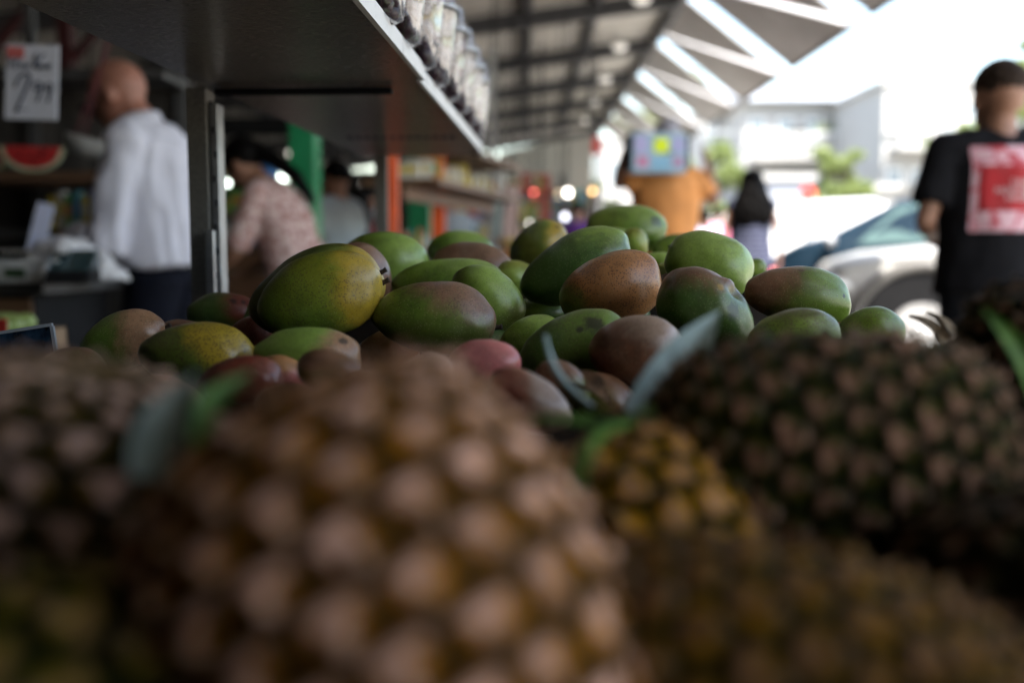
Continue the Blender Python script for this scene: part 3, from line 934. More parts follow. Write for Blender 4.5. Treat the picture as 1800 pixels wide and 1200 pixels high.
co = ocoord(n)
n.links.new(mixc(n, rng(n, ntex(n, co, 700, 3, .7), .35, .7), (0.07, 0.066, 0.058), (0.19, 0.18, 0.16)), b.inputs['Base Color'])
b.inputs['Roughness'].default_value = .6
b.inputs['Metallic'].default_value = .2

SH = .222                                                  # shelf underside above the lens
ZS = 1.0 + SH
def shp(w_, l_, z=0.0):
    q = ax_w * w_ + ax_l * l_
    return (q.x, q.y, ZS + z)
WB, WF = -2.22 * SH, -0.865 * SH                           # back and front edges (across)
rack = thing('display_rack', 'low steel rack over the mangoes with a dark underside and white chipped front edge', 'rack', (0, 0, 0))
th_ = .012
L0, L1, LE = .12, 1.335, 2.42
g = MB()
prof_in = [(WB, L0), (WF, L0), (WF, L1 - .003), (WB, L1 - .003)]
g.prism([shp(*q) for q in prof_in], (0, 0, 0), (0, 0, th_))
g.obj('shelf_panel', m_shelf, rack)
rc = .07
far = [(WB, L1), (WF - .006, L1), (WF - .006, LE - .12)]
for k in range(9):
    a = math.pi / 2 * k / 8
    far.append((WF - .006 - .035 * (1 - math.cos(a)), LE - .12 + .12 * math.sin(a)))
far.append((WB, LE))
g = MB(); g.prism([shp(q[0], q[1], .002) for q in far], (0, 0, 0), (0, 0, th_))
g.obj('shelf_panel', m_shelf, rack)
edge_pts = [(WF + .004, L0), (WF + .004, L1 - .003)]
g = MB()
def strip(pts, z0, z1, t=.006):
    for a, b2 in zip(pts[:-1], pts[1:]):
        A, B = Vector(shp(a[0], a[1], (z0 + z1) / 2)), Vector(shp(b2[0], b2[1], (z0 + z1) / 2))
        g.bar(A, B, t, z1 - z0)
strip(edge_pts, -.001, .0185)
g.obj('edge_trim', m_edge, rack)
g = MB()
strip([(q[0] + .004, q[1]) for q in far[1:-1]], -.002, .0185)
g.obj('edge_trim', m_edge, rack)
# support arm under the seam, with the post
g = MB().bar(shp(WB + .005, L1 + .06, -.004), shp(-.165 * 1.0 - .075, L1 + .06, -.004), .016, .008)
g.obj('support_arm', M_black, rack)
for k in range(17):                                        # row of punched slots across the far panel
    w0 = WB + .06 + k * .0172
    if w0 > WF - .02: break
    MB().box(shp(w0, 2.02, .0005), (.009, .016, .003)).obj('punched_slot', mat('dark blue slot', (0.01, 0.02, 0.05), .6), rack)
def rack_post(px0, px1, d, zb, name='post'):
    a_, b_ = P(px0, 300, d), P(px1, 300, d)
    wx = (b_ - a_).length
    c = (a_ + b_) / 2
    g = MB().box((c.x, c.y + .02, (ZS - .004 + zb) / 2), (wx, .04, ZS - .004 - zb))
    g.obj(name, m_post, rack, bevel=.001)
    return c, wx
c, wx = rack_post(330, 365, 1.36, TZ)
q = P(369, 300, 1.37)
MB().box((q.x, q.y + .02, (ZS - .02 + TZ) / 2), (.006, .03, ZS - .02 - TZ)).obj('slot_channel', M_black, rack)
q = P(379, 300, 1.37)
MB().box((q.x, q.y + .012, (ZS - .024 + TZ) / 2), (.0100, .03, ZS - .024 - TZ)).obj('slotted_strip', M_steel, rack, bevel=.0008)
for k in range(9):
    MB().box((q.x - .001 + .002 * (k % 2), q.y - .0035, ZS - .06 - k * .033), (.0028, .002, .009)).obj('strip_hole', M_black, rack)
q = P(369.5, 480, 1.35)
zt = P(369, 405, 1.35).z
MB().box((q.x, q.y + .005, (zt + TZ) / 2), (.0105, .012, zt - TZ)).obj('slide_bracket', M_steel, rack, bevel=.0008)
q = P(671, 350, 2.36)
MB().box((q.x, q.y, (ZS + TZ) / 2), (.028, .028, ZS - TZ)).obj('post', m_post, rack)

# clear tubs of dark fruit on the shelf
m_tub, n, b, out = new_mat('clear ribbed plastic')
nn_ = n.nodes
tr = nn_.new('ShaderNodeBsdfTransparent'); tr.inputs[0].default_value = (.93, .94, .96, 1)
gl = nn_.new('ShaderNodeBsdfGlossy'); gl.inputs[0].default_value = (1, 1, 1, 1); gl.inputs[1].default_value = .07
df = nn_.new('ShaderNodeBsdfTranslucent'); df.inputs[0].default_value = (.9, .92, .95, 1)
m1 = nn_.new('ShaderNodeMixShader'); m1.inputs[0].default_value = .22
n.links.new(gl.outputs[0], m1.inputs[1]); n.links.new(df.outputs[0], m1.inputs[2])
lw = nn_.new('ShaderNodeLayerWeight'); lw.inputs[0].default_value = .35
m2 = nn_.new('ShaderNodeMixShader')
n.links.new(mth(n, 'ADD', mth(n, 'MULTIPLY', lw.outputs[1], .60), .10, clamp=True), m2.inputs[0])
n.links.new(tr.outputs[0], m2.inputs[1]); n.links.new(m1.outputs[0], m2.inputs[2])
n.links.new(m2.outputs[0], out.inputs[0])
M_grape = mat('dark purple fruit', (0.035, 0.012, 0.018), .3, var=.5, scale=60)
M_grape2 = mat('brown dried fruit', (0.15, 0.06, 0.025), .5, var=.5, scale=60)
def tub(name_lab, pos, sc_=1.0, fill=M_grape, group='clear tubs of fruit on the shelf'):
    t = thing('plastic_tub', name_lab, 'tub', pos, random.uniform(0, 1), group)
    n_ = 72
    prof = [(.030, .0), (.036, .002), (.040, .05), (.044, .088), (.047, .090), (.047, .094)]
    vs = []
    for r_, z in prof:
        for k in range(n_):
            a = 2 * math.pi * k / n_
            rb = 1 + (.05 if (k // 4) % 2 else 0) * (1 if .003 < z < .089 else 0)
            vs.append((r_ * rb * math.cos(a) * sc_, r_ * rb * math.sin(a) * sc_, z * sc_ + .001))
    fs = [(i * n_ + k, i * n_ + (k + 1) % n_, (i + 1) * n_ + (k + 1) % n_, (i + 1) * n_ + k) for i in range(len(prof) - 1) for k in range(n_)]
    fs.append(tuple(range(n_ - 1, -1, -1)))
    g = MB(); g.add(vs, fs)
    g.obj('cup', m_tub, t, smooth=True)
    g = MB().lathe([(.0485 * sc_, .094 * sc_), (.0485 * sc_, .098 * sc_), (.045 * sc_, .103 * sc_), (.042 * sc_, .126 * sc_), (.034 * sc_, .136 * sc_), (.01 * sc_, .139 * sc_)], n=32)
    g.obj('lid', m_tub, t, smooth=True)
    MB().lathe([(.0475 * sc_, .0905 * sc_), (.0500 * sc_, .0915 * sc_), (.0500 * sc_, .0935 * sc_), (.0475 * sc_, .094 * sc_)], n=32).obj('rim', M_dgrey, t, smooth=True)
    g = MB()
    for k in range(90):
        z = .008 + .105 * (k / 90)
        a = k * 2.4; rr = .024 * math.sqrt(random.random())
        g.ball((rr * math.cos(a) * sc_, rr * math.sin(a) * sc_, .006 + z * sc_ * .80), .0125 * sc_, 8, 6)
    g.obj('fruit_filling', fill, t, smooth=True)
    return t
ordn = ['nearest', 'second', 'third', 'fourth', 'fifth', 'sixth', 'seventh', 'eighth', 'ninth', 'farthest']
ls = [1.06, 1.18, 1.33, 1.48, 1.63, 1.79, 1.95, 2.11, 2.26]
for i, l_ in enumerate(ls):
    w0 = WF - .018 if l_ < 2.2 else WF - .030
    tub('clear ribbed tub of dark fruit on the shelf edge, %s from the camera' % ordn[i], shp(w0, l_, .0145 + (.002 if l_ > L1 else 0)), 1.12)
for i, l_ in enumerate([1.06, 1.20, 1.36, 1.52]):
    tub('clear tub in the back row behind the shelf edge, %s from the camera' % ordn[i], shp(WF - .165, l_, .0145 + (.002 if l_ > L1 else 0)), 1.0, M_grape2, 'clear tubs in the second row')

# ------------------------------------------------------------------ people
M_skin = mat('light skin', (0.42, 0.22, 0.155), .55, var=.12, scale=20)
M_skin2 = mat('tan skin', (0.27, 0.135, 0.085), .55, var=.12, scale=20)
M_skinr = mat('ruddy skin', (0.29, 0.125, 0.085), .5, var=.2, scale=14)
M_hairb = mat('black hair', (0.003, 0.0026, 0.0026), .45, var=.3, scale=60)
M_hairf = mat('short brown hair', (0.035, 0.024, 0.018), .7, var=.5, scale=90)

def fuse(name, g, m, parent, voxel, fold=0.0, foldscale=7.0, smooth_it=6, seed=0, flat=False):
    me = g.mesh(name)
    o = bpy.data.objects.new(name, me)
    COL.objects.link(o)
    md = o.modifiers.new('r', 'REMESH'); md.mode = 'VOXEL'; md.voxel_size = voxel
    m2_ = o.modifiers.new('s', 'SMOOTH'); m2_.iterations = smooth_it; m2_.factor = .5
    dg = bpy.context.evaluated_depsgraph_get()
    ev = o.evaluated_get(dg)
    me2 = bpy.data.meshes.new_from_object(ev)
    o.modifiers.clear()
    o.data = me2
    bpy.data.meshes.remove(me)
    me2.name = name
    if fold > 0:
        for v in me2.vertices:
            q = v.co
            k = noise.noise(Vector((q.x * foldscale * 1.6 + seed, q.y * foldscale * 1.6, q.z * foldscale * .55)))
            k2 = noise.noise(Vector((q.x * foldscale + q.z * foldscale * 1.4 + seed * 2, q.y * foldscale, q.z * foldscale * .9)))
            v.co = q + v.normal * fold * ((1 - abs(k) * 3.0) * .7 + k2 * .9)
    me2.materials.clear()
    me2.materials.append(m)
    me2.polygons.foreach_set('use_smooth', [True] * len(me2.polygons))
    if parent is not None:
        o.parent = parent
        o.matrix_parent_inverse = Matrix.Identity(4)
    return o

def lerp(a, b, t):
    return Vector(a) * (1 - t) + Vector(b) * t

def hand(g, wrist, direction, palm_n, s=1.0, curl=.5):
    """palm, four bent fingers and a thumb"""
    w_ = Vector(wrist); d = Vector(direction).normalized(); nn = Vector(palm_n)
    nn = (nn - d * nn.dot(d)).normalized(); sd_ = d.cross(nn)
    g.tube([w_, w_ + d * .03 * s, w_ + d * .085 * s], [(.026 * s, .018 * s), (.038 * s, .016 * s), (.040 * s, .014 * s)], 12, side=sd_)
    for k, (off, ln) in enumerate(((-.030, .070), (-.010, .080), (.010, .075), (.029, .060))):
        b0 = w_ + d * .08 * s + sd_ * off * s
        p1 = b0 + (d * math.cos(curl * .5) + nn * math.sin(curl * .5)) * ln * .45 * s
        p2 = p1 + (d * math.cos(curl * 1.3) + nn * math.sin(curl * 1.3)) * ln * .32 * s
        p3 = p2 + (d * math.cos(curl * 2.1) + nn * math.sin(curl * 2.1)) * ln * .23 * s
        g.tube([b0, p1, p2, p3], [.0095 * s, .009 * s, .008 * s, .0065 * s], 8)
    b0 = w_ + d * .03 * s - sd_ * .03 * s
    g.tube([b0, b0 + (d * .7 - sd_ * .7 + nn * .2).normalized() * .04 * s, b0 + (d * .95 - sd_ * .5 + nn * .45).normalized() * .068 * s], [.013 * s, .011 * s, .008 * s], 8)

def person(root, J, skin, top_m, bot_m, female=False, voxel=.011, sleeve=.5, long_sleeve=False, fold=.006, hem=.0, tight=1.0, hands=True, bodyw=1.0, sleeve_len=.62, curl=.5, bloat=0.0, hscale=1.08):
    """J: joints in local metres (x right, y forward, z up)"""
    V = {k: Vector(v) for k, v in J.items()}
    fw = V.get('fwd', Vector((0, 1, 0)))                      # facing of the chest
    up_t = (V['neck'] - V['pelvis']).normalized()
    side = fw.cross(up_t).normalized()
    g = MB()
    k = bodyw
    for s_ in ('L', 'R'):
        g.tube([lerp(V['chest'], V['neck'], .78), V['sh' + s_]], [(.075, .06), (.052, .052)], 12)
    sp = [V['pelvis'] - up_t * .07, V['pelvis'] + up_t * .03, lerp(V['pelvis'], V['chest'], .5), V['chest'], lerp(V['chest'], V['neck'], .55), lerp(V['chest'], V['neck'], .86), V['neck'], V['neck'] + (V['head'] - V['neck']) * .5]
    if female:
        rr = [(.15, .11), (.165, .12), (.125, .095), (.145, .11), (.155, .10), (.10, .07), (.052, .055), (.05, .052)]
    else:
        rr = [(.15, .11), (.16, .12), (.145, .108), (.17, .125), (.18, .115), (.13, .085), (.064, .066), (.06, .062)]
    rr = [(a * k, b * k) if i < 6 else (a, b) for i, (a, b) in enumerate(rr)]
    g.tube(sp, rr, 20, side=side)
    # head
    hf = V.get('look', fw).normalized()
    hu = V.get('hup', Vector((0, 0, 1))).normalized()
    hs = hf.cross(hu).normalized(); hu = hs.cross(hf)
    HM = Matrix((hs, hf, hu)).transposed()
    H = V['head']
    HM = HM * hscale
    g.ball(H + HM @ Vector((0, -.008, .028)), (.076, .096, .092), 20, 14, M=HM)
    g.ball(H + HM @ Vector((0, .022, -.035)), (.060, .072, .082), 18, 12, M=HM)
    g.ball(H + HM @ Vector((0, .055, -.085)), (.030, .030, .026), 12, 8, M=HM)       # chin
    g.tube([H + HM @ Vector((0, .086, .018)), H + HM @ Vector((0, .112, -.018)), H + HM @ Vector((0, .092, -.028))], [.009, .014, .010], 8)   # nose
    g.ball(H + HM @ Vector((0, .088, -.052)), (.024, .012, .012), 10, 6, M=HM)       # lips
    g.ball(H + HM @ Vector((0, .076, .038)), (.052, .016, .012), 12, 6, M=HM)        # brow
    for sx in (-1, 1):
        g.ball(H + HM @ Vector((sx * .078, -.004, -.004)), (.009, .019, .032), 10, 8, M=HM)
    # limbs
    for s_ in ('L', 'R'):
        sh, el_, wr = V['sh' + s_], V['el' + s_], V['wr' + s_]
        ra = .046 if not female else .036
        g.tube([sh, lerp(sh, el_, .4), el_, lerp(el_, wr, .3), wr], [ra * 1.12, ra, ra * .82, ra * .86, ra * .52], 14)
        g.ball(sh, ra * 1.25, 12, 8)
        hp, kn, an = V['hp' + s_], V['kn' + s_], V['an' + s_]
        g.tube([hp, lerp(hp, kn, .45), kn, lerp(kn, an, .3), an], [.088, .075, .054, .056, .036], 14)
        toe = an + Vector((fw.x, fw.y, 0)).normalized() * .17
        g.tube([an + Vector((0, 0, 0)) - Vector((fw.x, fw.y, 0)).normalized() * .05 + Vector((0, 0, -.045)), an + Vector((0, 0, -.03)), Vector((toe.x, toe.y, .028))], [(.036, .032), (.042, .042), (.038, .022)], 12)
        if hands:
            hd = V.get('hd' + s_, (wr - el_).normalized())
            hn = V.get('hn' + s_, Vector((0, 0, -1)))
            hand(g, wr, hd, hn, .95, curl)
    fuse('body', g, skin, root, voxel, smooth_it=3)
    # top
    g = MB()
    e = .022 * tight
    lo = V['pelvis'] - up_t * hem
    sp = [lo, lerp(lo, V['chest'], .3), lerp(lo, V['chest'], .65), V['chest'], lerp(V['chest'], V['neck'], .55), lerp(V['chest'], V['neck'], .84), lerp(V['chest'], V['neck'], .98)]
    if female:
        rr = [(.175, .13), (.155, .12), (.14, .11), (.152, .118), (.158, .106), (.105, .075), (.066, .064)]
    else:
        rr = [(.178, .14), (.172, .135), (.168, .13), (.182, .14), (.188, .128), (.137, .095), (.078, .078)]
    rr = [((a * k + e + bloat * (1 - i / 6)), (b * k + e + bloat * (1 - i / 6))) if i < 6 else (a, b) for i, (a, b) in enumerate(rr)]
    g.tube(sp, rr, 24, side=side)
    for s_ in ('L', 'R'):
        sh, el_, wr = V['sh' + s_], V['el' + s_], V['wr' + s_]
        ra = (.046 if not female else .036) + e * .9
        g.ball(sh, ra * 1.12, 12, 8)
        g.tube([lerp(V['chest'], V['neck'], .74), lerp(lerp(V['chest'], V['neck'], .76), sh, .55), sh], [.095, ra * 1.35, ra * 1.12], 14)
        g.tube([V['chest'], lerp(V['chest'], sh, .85)], [.10, ra * 1.2], 14)
        if long_sleeve:
            g.tube([sh, lerp(sh, el_, .5), el_, lerp(el_, wr, .45), lerp(el_, wr, .85)], [ra * 1.1, ra * 1.08, ra * 1.05, ra * .98, ra * .72], 14)
        elif sleeve_len > 0:
            g.tube([sh, lerp(sh, el_, sleeve_len * .5), lerp(sh, el_, sleeve_len)], [ra * 1.12, ra * 1.12, ra * 1.18], 14)
    fuse('shirt', g, top_m, root, voxel, fold=fold, seed=len(root.name) + root.location.x * 7)
    # trousers
    g = MB()
    g.tube([V['pelvis'] - up_t * .10, V['pelvis'] - up_t * .02, V['pelvis'] + up_t * .07], [(.16 * k, .125 * k), (.172 * k, .135 * k), (.158 * k, .122 * k)], 20, side=side)
    for s_ in ('L', 'R'):
        hp, kn, an = V['hp' + s_], V['kn' + s_], V['an' + s_]
        g.tube([hp, lerp(hp, kn, .45), kn, lerp(kn, an, .4), lerp(kn, an, .95)], [.108, .095, .078, .075, .068], 14)
    fuse('trousers', g, bot_m, root, voxel, fold=.004, seed=3)
    ff = Vector((fw.x, fw.y, 0)).normalized()
    for s_ in ('L', 'R'):
        an = V['an' + s_]
        g = MB().tube([an - ff * .075 + Vector((0, 0, -.045)), an - ff * .02 + Vector((0, 0, -.035)), an + ff * .08 + Vector((0, 0, -.048)), an + ff * .19 + Vector((0, 0, -.060))],
                      [(.034, .038), (.046, .050), (.050, .038), (.036, .026)], 14, side=ff.cross(Vector((0, 0, 1))))
        g.obj('shoe', M_dgrey, root, smooth=True)
    return HM

def stand(h=1.75, lean=0.0, **kw):
    k = h / 1.75
    J = dict(pelvis=(0, 0, .95 * k), chest=(0, .02 + lean * .25, 1.22 * k), neck=(0, -.01 + lean * .48, 1.485 * k), head=(0, .012 + lean * .6, 1.625 * k),
             shL=(-.185 * k, 0 + lean * .42, 1.41 * k), shR=(.185 * k, 0 + lean * .42, 1.41 * k),
             elL=(-.25 * k, -.03 + lean * .42, 1.13 * k), elR=(.25 * k, -.03 + lean * .42, 1.13 * k),
             wrL=(-.24 * k, .16 + lean * .42, .98 * k), wrR=(.24 * k, .16 + lean * .42, .98 * k),
             hpL=(-.09, 0, .90 * k), hpR=(.09, 0, .90 * k), knL=(-.11, .03, .50 * k), knR=(.11, .03, .50 * k), anL=(-.12, -.01, .09), anR=(.12, -.01, .09))
    J.update(kw)
    return J

def dull(m, s_=.08):
    m.node_tree.nodes['Principled BSDF'].inputs['Specular IOR Level'].default_value = s_
    return m
dull(M_hairb, .05); dull(M_hairf, .1)
# --- man in black T-shirt, seen from behind
q = P(1752, 300, 3.9)
manb = thing('person', 'man in a black T-shirt with a pink and red square print on its back', 'person', (q.x, q.y, 0), R(2))
zt = P(1752, 122, 3.9).z
M_blk = mat('black cotton', (0.010, 0.010, 0.012), .85, var=.3, scale=14, bump=.2)
M_blk2 = mat('washed black trousers', (0.016, 0.017, 0.021), .85, var=.4, scale=9, bump=.2)
dull(M_blk); dull(M_blk2)
J = stand(zt - .005, elL=(-.285, -.02, 1.10), elR=(.285, -.02, 1.10), wrL=(-.16, .20, 1.06), wrR=(.16, .20, 1.06), shL=(-.205, 0, 1.385), shR=(.205, 0, 1.385))
HM = person(manb, J, M_skin2, M_blk, M_blk2, hem=.10, fold=.005, sleeve_len=.74, bloat=.012, bodyw=1.05, hscale=1.2)
H = Vector(J['head'])
g = MB()
g.ball(H + Vector((0, -.014, .066)), (.094, .117, .092), 20, 12)
o = fuse('hair', g, M_hairf, manb, .009, fold=.006, foldscale=40, smooth_it=2)
# back print, following the back of the shirt
m_pr, n, b, out = new_mat('pink bandana border print')
co = ocoord(n)
vo = n.nodes.new('ShaderNodeTexVoronoi'); vo.inputs['Scale'].default_value = 26
n.links.new(co, vo.inputs[0])
wv = ntex(n, co, 34, 4, .6, 1.5)
n.links.new(mixc(n, rng(n, mth(n, 'ADD', vo.outputs[0], mth(n, 'MULTIPLY', wv, .5)), .72, 1.06), (0.62, 0.40, 0.46), (0.42, 0.045, 0.065)), b.inputs['Base Color'])
b.inputs['Roughness'].default_value = .8
m_red = mat('red print ink', (0.36, 0.008, 0.014), .75, var=.2, scale=30)
m_ink = mat('white print ink', (0.62, 0.56, 0.58), .8, var=.15, scale=40)
shirt_o = [c_ for c_ in manb.children if c_.name.startswith('shirt')][0]
from mathutils.bvhtree import BVHTree
bvh = BVHTree.FromObject(shirt_o, bpy.context.evaluated_depsgraph_get())
def wrap(x0, x1, z0, z1, off, nx=18, nz=18, shape=None):
    """patch of cloth print lying on the back of the shirt (local coords)"""
    vs, fs = [], []
    for j in range(nz + 1):
        for i in range(nx + 1):
            x = x0 + (x1 - x0) * i / nx; z = z0 + (z1 - z0) * j / nz
            if shape:
                x, z = shape(i / nx, j / nz)
            hit = bvh.ray_cast(Vector((x, -1, z)), Vector((0, 1, 0)))[0]
            y = hit.y if hit is not None else -.1
            vs.append((x, y - off, z))
    for j in range(nz):
        for i in range(nx):
            a = j * (nx + 1) + i
            fs.append((a, a + 1, a + nx + 2, a + nx + 1))
    g = MB(); g.add(vs, fs)
    return g
sx = 3.9 / F
def lx(px): return (px - 1752) * sx
def lz(py): return P(1752, py, 3.9).z
PX0, PX1, PZ0, PZ1 = lx(1684), lx(1826), lz(408), lz(262)
pr = wrap(PX0, PX1, PZ0, PZ1, .004).obj('back_print', m_pr, manb, smooth=True)
rx0, rx1, rz0, rz1 = lx(1694), lx(1800), lz(373), lz(296)
wrap(rx0, rx1, rz0, rz1, .006).obj('red_panel', m_red, pr, smooth=True)
def text_on(txt, xr, zb, h, off):
    cu = bpy.data.curves.new('t', 'FONT'); cu.body = txt; cu.size = 1; cu.align_x = 'LEFT'; cu.resolution_u = 3
    to = bpy.data.objects.new('t', cu); COL.objects.link(to)
    dg = bpy.context.evaluated_depsgraph_get()
    me = bpy.data.meshes.new_from_object(to.evaluated_get(dg))
    bpy.data.objects.remove(to)
    xs = [v.co.x for v in me.vertices]; zs = [v.co.y for v in me.vertices]
    w0 = max(xs) - min(xs); hh = max(zs) - min(zs)
    k = h / hh
    wd = w0 * k * 1.0
    for v in me.vertices:
        x = xr - wd + (v.co.x - min(xs)) * k; z = zb + (v.co.y - min(zs)) * k
        hit = bvh.ray_cast(Vector((x, -1, z)), Vector((0, 1, 0)))[0]
        v.co = (x, (hit.y if hit is not None else -.1) - off, z)
    me.materials.append(m_ink)
    o = bpy.data.objects.new('lettering', me); COL.objects.link(o); o.parent = pr
    return o
tw = lx(1766)
text_on('THE', tw, lz(330), .022, .009)
text_on('NORTH', tw, lz(343), .022, .009)
text_on('FACE', tw, lz(356), .022, .009)
# quarter-dome mark of three bands
cx_, cz_ = lx(1768), lz(356)
g = MB()
for r0, r1 in ((0, .035), (.040, .056), (.061, .078)):
    pts_ = []
    nseg = 12
    for k in range(nseg + 1):
        a = math.pi / 2 * k / nseg
        for rr_ in (r0, r1):
            x = cx_ + rr_ * math.sin(a) * .85; z = cz_ + rr_ * math.cos(a)
            hit = bvh.ray_cast(Vector((x, -1, z)), Vector((0, 1, 0)))[0]
            pts_.append((x, (hit.y if hit is not None else -.1) - .009, z))
    g.add(pts_, [(2 * k, 2 * k + 1, 2 * k + 3, 2 * k + 2) for k in range(nseg)])
g.obj('dome_emblem', m_ink, pr)

# --- stooping man in white shirt, facing left
q = P(268, 300, 3.8)
manw = thing('person', 'bald man in a white long sleeved shirt and dark trousers at the left counter', 'person', (q.x, q.y, 0), R(82))
M_ws = mat('white cotton shirt', (0.56, 0.56, 0.64), .8, var=.08, scale=7, bump=.15)
M_navy = dull(mat('dark navy trousers', (0.007, 0.008, 0.014), .85, var=.3))
J = stand(1.76, lean=.28, look=(.02, .86, -.5), hup=(0, .5, .86), elL=(-.24, .055, 1.01), wrL=(-.17, .26, 1.05), elR=(.24, .055, 1.01), wrR=(.17, .26, 1.06),
          pelvis=(0, -.03, .95), chest=(0, -.01, 1.22), neck=(0, .035, 1.475), head=(0, .125, 1.575), shL=(-.195, .0, 1.385), shR=(.195, .0, 1.385), hdL=(.2, 1, -.3), hdR=(-.2, 1, -.2), hpL=(-.09, -.05, .90), hpR=(.09, -.05, .90))
HMw = person(manw, J, M_skinr, M_ws, M_navy, long_sleeve=True, hem=.02, fold=.013, bodyw=1.0, bloat=.016, hscale=1.17)
H = Vector(J['head'])
g = MB()
for sx_ in (-1, 1):
    g.tube([H + HMw @ Vector((sx_ * .077, .0, .012)), H + HMw @ Vector((sx_ * .074, .09, .014))], .003, 6)
    g.tube([H + HMw @ Vector((sx_ * .060, .104, .014)), H + HMw @ Vector((sx_ * .012, .112, .014))], [.014, .014], 8)
g.obj('glasses', M_black, manw)

g = MB()
g.tube([Vector(J['neck']) + Vector((0, .0, -.035)), Vector(J['neck']) + Vector((0, .012, .03))], [(.088, .088), (.074, .078)], 22, side=(1, 0, 0))
g.obj('collar', M_ws, manw, smooth=True)

# --- woman in pink blouse bending left
q = P(494, 300, 5.0)
wom = thing('person', 'dark haired woman in a pale pink blouse bending over, left of the green column', 'person', (q.x, q.y, 0), R(78))
m_pb, n, b, out = new_mat('pale pink patterned blouse')
co = ocoord(n)
n.links.new(mixc(n, rng(n, ntex(n, co, 30, 4, .7), .42, .6), (0.32, 0.16, 0.14), (0.66, 0.52, 0.50)), b.inputs['Base Color'])
b.inputs['Roughness'].default_value = .85
J = stand(1.64, pelvis=(0, -.08, .88), chest=(0, -.01, 1.12), neck=(0, .10, 1.33), head=(0, .20, 1.42), look=(.1, .75, -.65), hup=(0, .65, .75),
          shL=(-.16, .06, 1.26), shR=(.16, .06, 1.26), elL=(-.20, .16, .97), elR=(.20, .10, .96), wrL=(-.14, .34, .86), wrR=(.14, .32, .86), hpL=(-.09, -.12, .84), hpR=(.09, -.12, .84))
HMf = person(wom, J, M_skin2, m_pb, M_navy, female=True, hem=.08, fold=.008, sleeve_len=.9, bloat=.015)
H = Vector(J['head'])
g = MB()
g.ball(H + HMf @ Vector((0, -.02, .04)), (.088, .104, .095), 18, 12, M=HMf)
g.tube([H + HMf @ Vector((0, -.09, .03)), H + Vector((0, -.17, .02)), H + Vector((0, -.28, -.06)), H + Vector((.03, -.36, -.19))], [.045, .042, .036, .02], 12)
fuse('hair', g, M_hairb, wom, .012, fold=.004, foldscale=30, smooth_it=2)

# --- man in orange T-shirt carrying a printed carton behind his head
q = P(1172, 300, 6.2)
mano = thing('person', 'man in an orange T-shirt and grey cap carrying a printed box on his shoulders', 'person', (q.x, q.y, 0), R(6))
M_or = mat('orange cotton', (0.68, 0.28, 0.08), .85, var=.15, scale=6)
M_den = mat('dark blue denim', (0.03, 0.045, 0.09), .85)
J = stand(1.80, elL=(-.31, .02, 1.40), wrL=(-.27, -.07, 1.62), elR=(.33, .02, 1.28), wrR=(.25, -.05, 1.50), shL=(-.20, -.01, 1.42), shR=(.20, -.01, 1.42), hdL=(.25, -.3, .9), hdR=(-.25, -.3, .9),
          hnL=(1, 0, 0), hnR=(-1, 0, 0))
HMo = person(mano, J, M_skin2, M_or, M_den, hem=.10, fold=.006, sleeve_len=.55, bloat=.02, voxel=.014)
H = Vector(J['head'])
g = MB()
g.ball(H + Vector((0, -.008, .048)), (.086, .108, .088), 18, 12)
g.tube([H + Vector((0, .08, .045)), H + Vector((0, .17, .03))], [(.07, .012), (.06, .008)], 12, side=(1, 0, 0))
fuse('cap', g, mat('grey cap cloth', (0.34, 0.33, 0.38), .8), mano, .012, smooth_it=2)
cb = P(1154, 270, 5.98)
box_ = thing('carton', 'printed blue and pink box with a yellow label on the orange man shoulders', 'box', cb, R(6))
M_cbl = mat('pale blue carton print', (0.36, 0.52, 0.66), .6, var=.1)
MB().box((0, 0, 0), (.33, .14, .235)).obj('box_body', M_cbl, box_, bevel=.004)
MB().box((0.012, -.0725, .04), (.088, .003, .085)).obj('yellow_label', mat('fluorescent yellow label', (0.80, 0.95, 0.01), .6, var=.03), box_)
for (x, z, w_, h_, mm) in ((-.11, .045, .075, .10, (.48, .45, .75)), (.115, .045, .07, .09, (.42, .42, .70)), (-.10, -.055, .07, .06, (.62, .24, .42)), (.115, -.055, .06, .05, (.5, .25, .45)), (.01, -.065, .11, .075, (.25, .5, .7)), (-.162, 0, .004, .2, (.02, .05, .09)), (.05, .0, .07, .02, (.08, .14, .2))):
    MB().box((x, -.0715, z), (w_, .0015 + .0008 * abs(x) * 10, h_)).obj('printed_panel', mat('carton print %s' % (mm,), mm, .6, var=.1), box_)
for sx_ in (-1, 1):
    MB().box((sx_ * .178, 0, 0), (.02, .142, .20)).obj('end_cap', M_black, box_, bevel=.004)

# --- woman with long black hair
q = P(1322, 300, 9.3)
womb = thing('person', 'woman with long black hair in a navy striped top walking towards the cars', 'person', (q.x, q.y, -.004), R(-4))
m_ns, n, b, out = new_mat('navy striped top')
co = ocoord(n)
wv = n.nodes.new('ShaderNodeTexWave'); wv.bands_direction = 'Z'; wv.inputs['Scale'].default_value = 7
n.links.new(co, wv.inputs[0])
n.links.new(mixc(n, rng(n, wv.outputs[1], .72, .85), (0.018, 0.022, 0.055), (0.09, 0.095, 0.14)), b.inputs['Base Color'])
b.inputs['Roughness'].default_value = .85
J = stand(1.74, elL=(-.26, -.03, 1.12), elR=(.26, -.03, 1.12), wrL=(-.27, .03, .88), wrR=(.27, .03, .88), hnL=(1, 0, 0), hnR=(-1, 0, 0))
person(womb, J, M_skin, m_ns, M_den, female=True, hem=.12, sleeve_len=.0, voxel=.016, bodyw=1.15, bloat=.012)
H = Vector(J['head'])
g = MB()
g.ball(H + Vector((0, -.015, .035)), (.105, .115, .10), 18, 12)
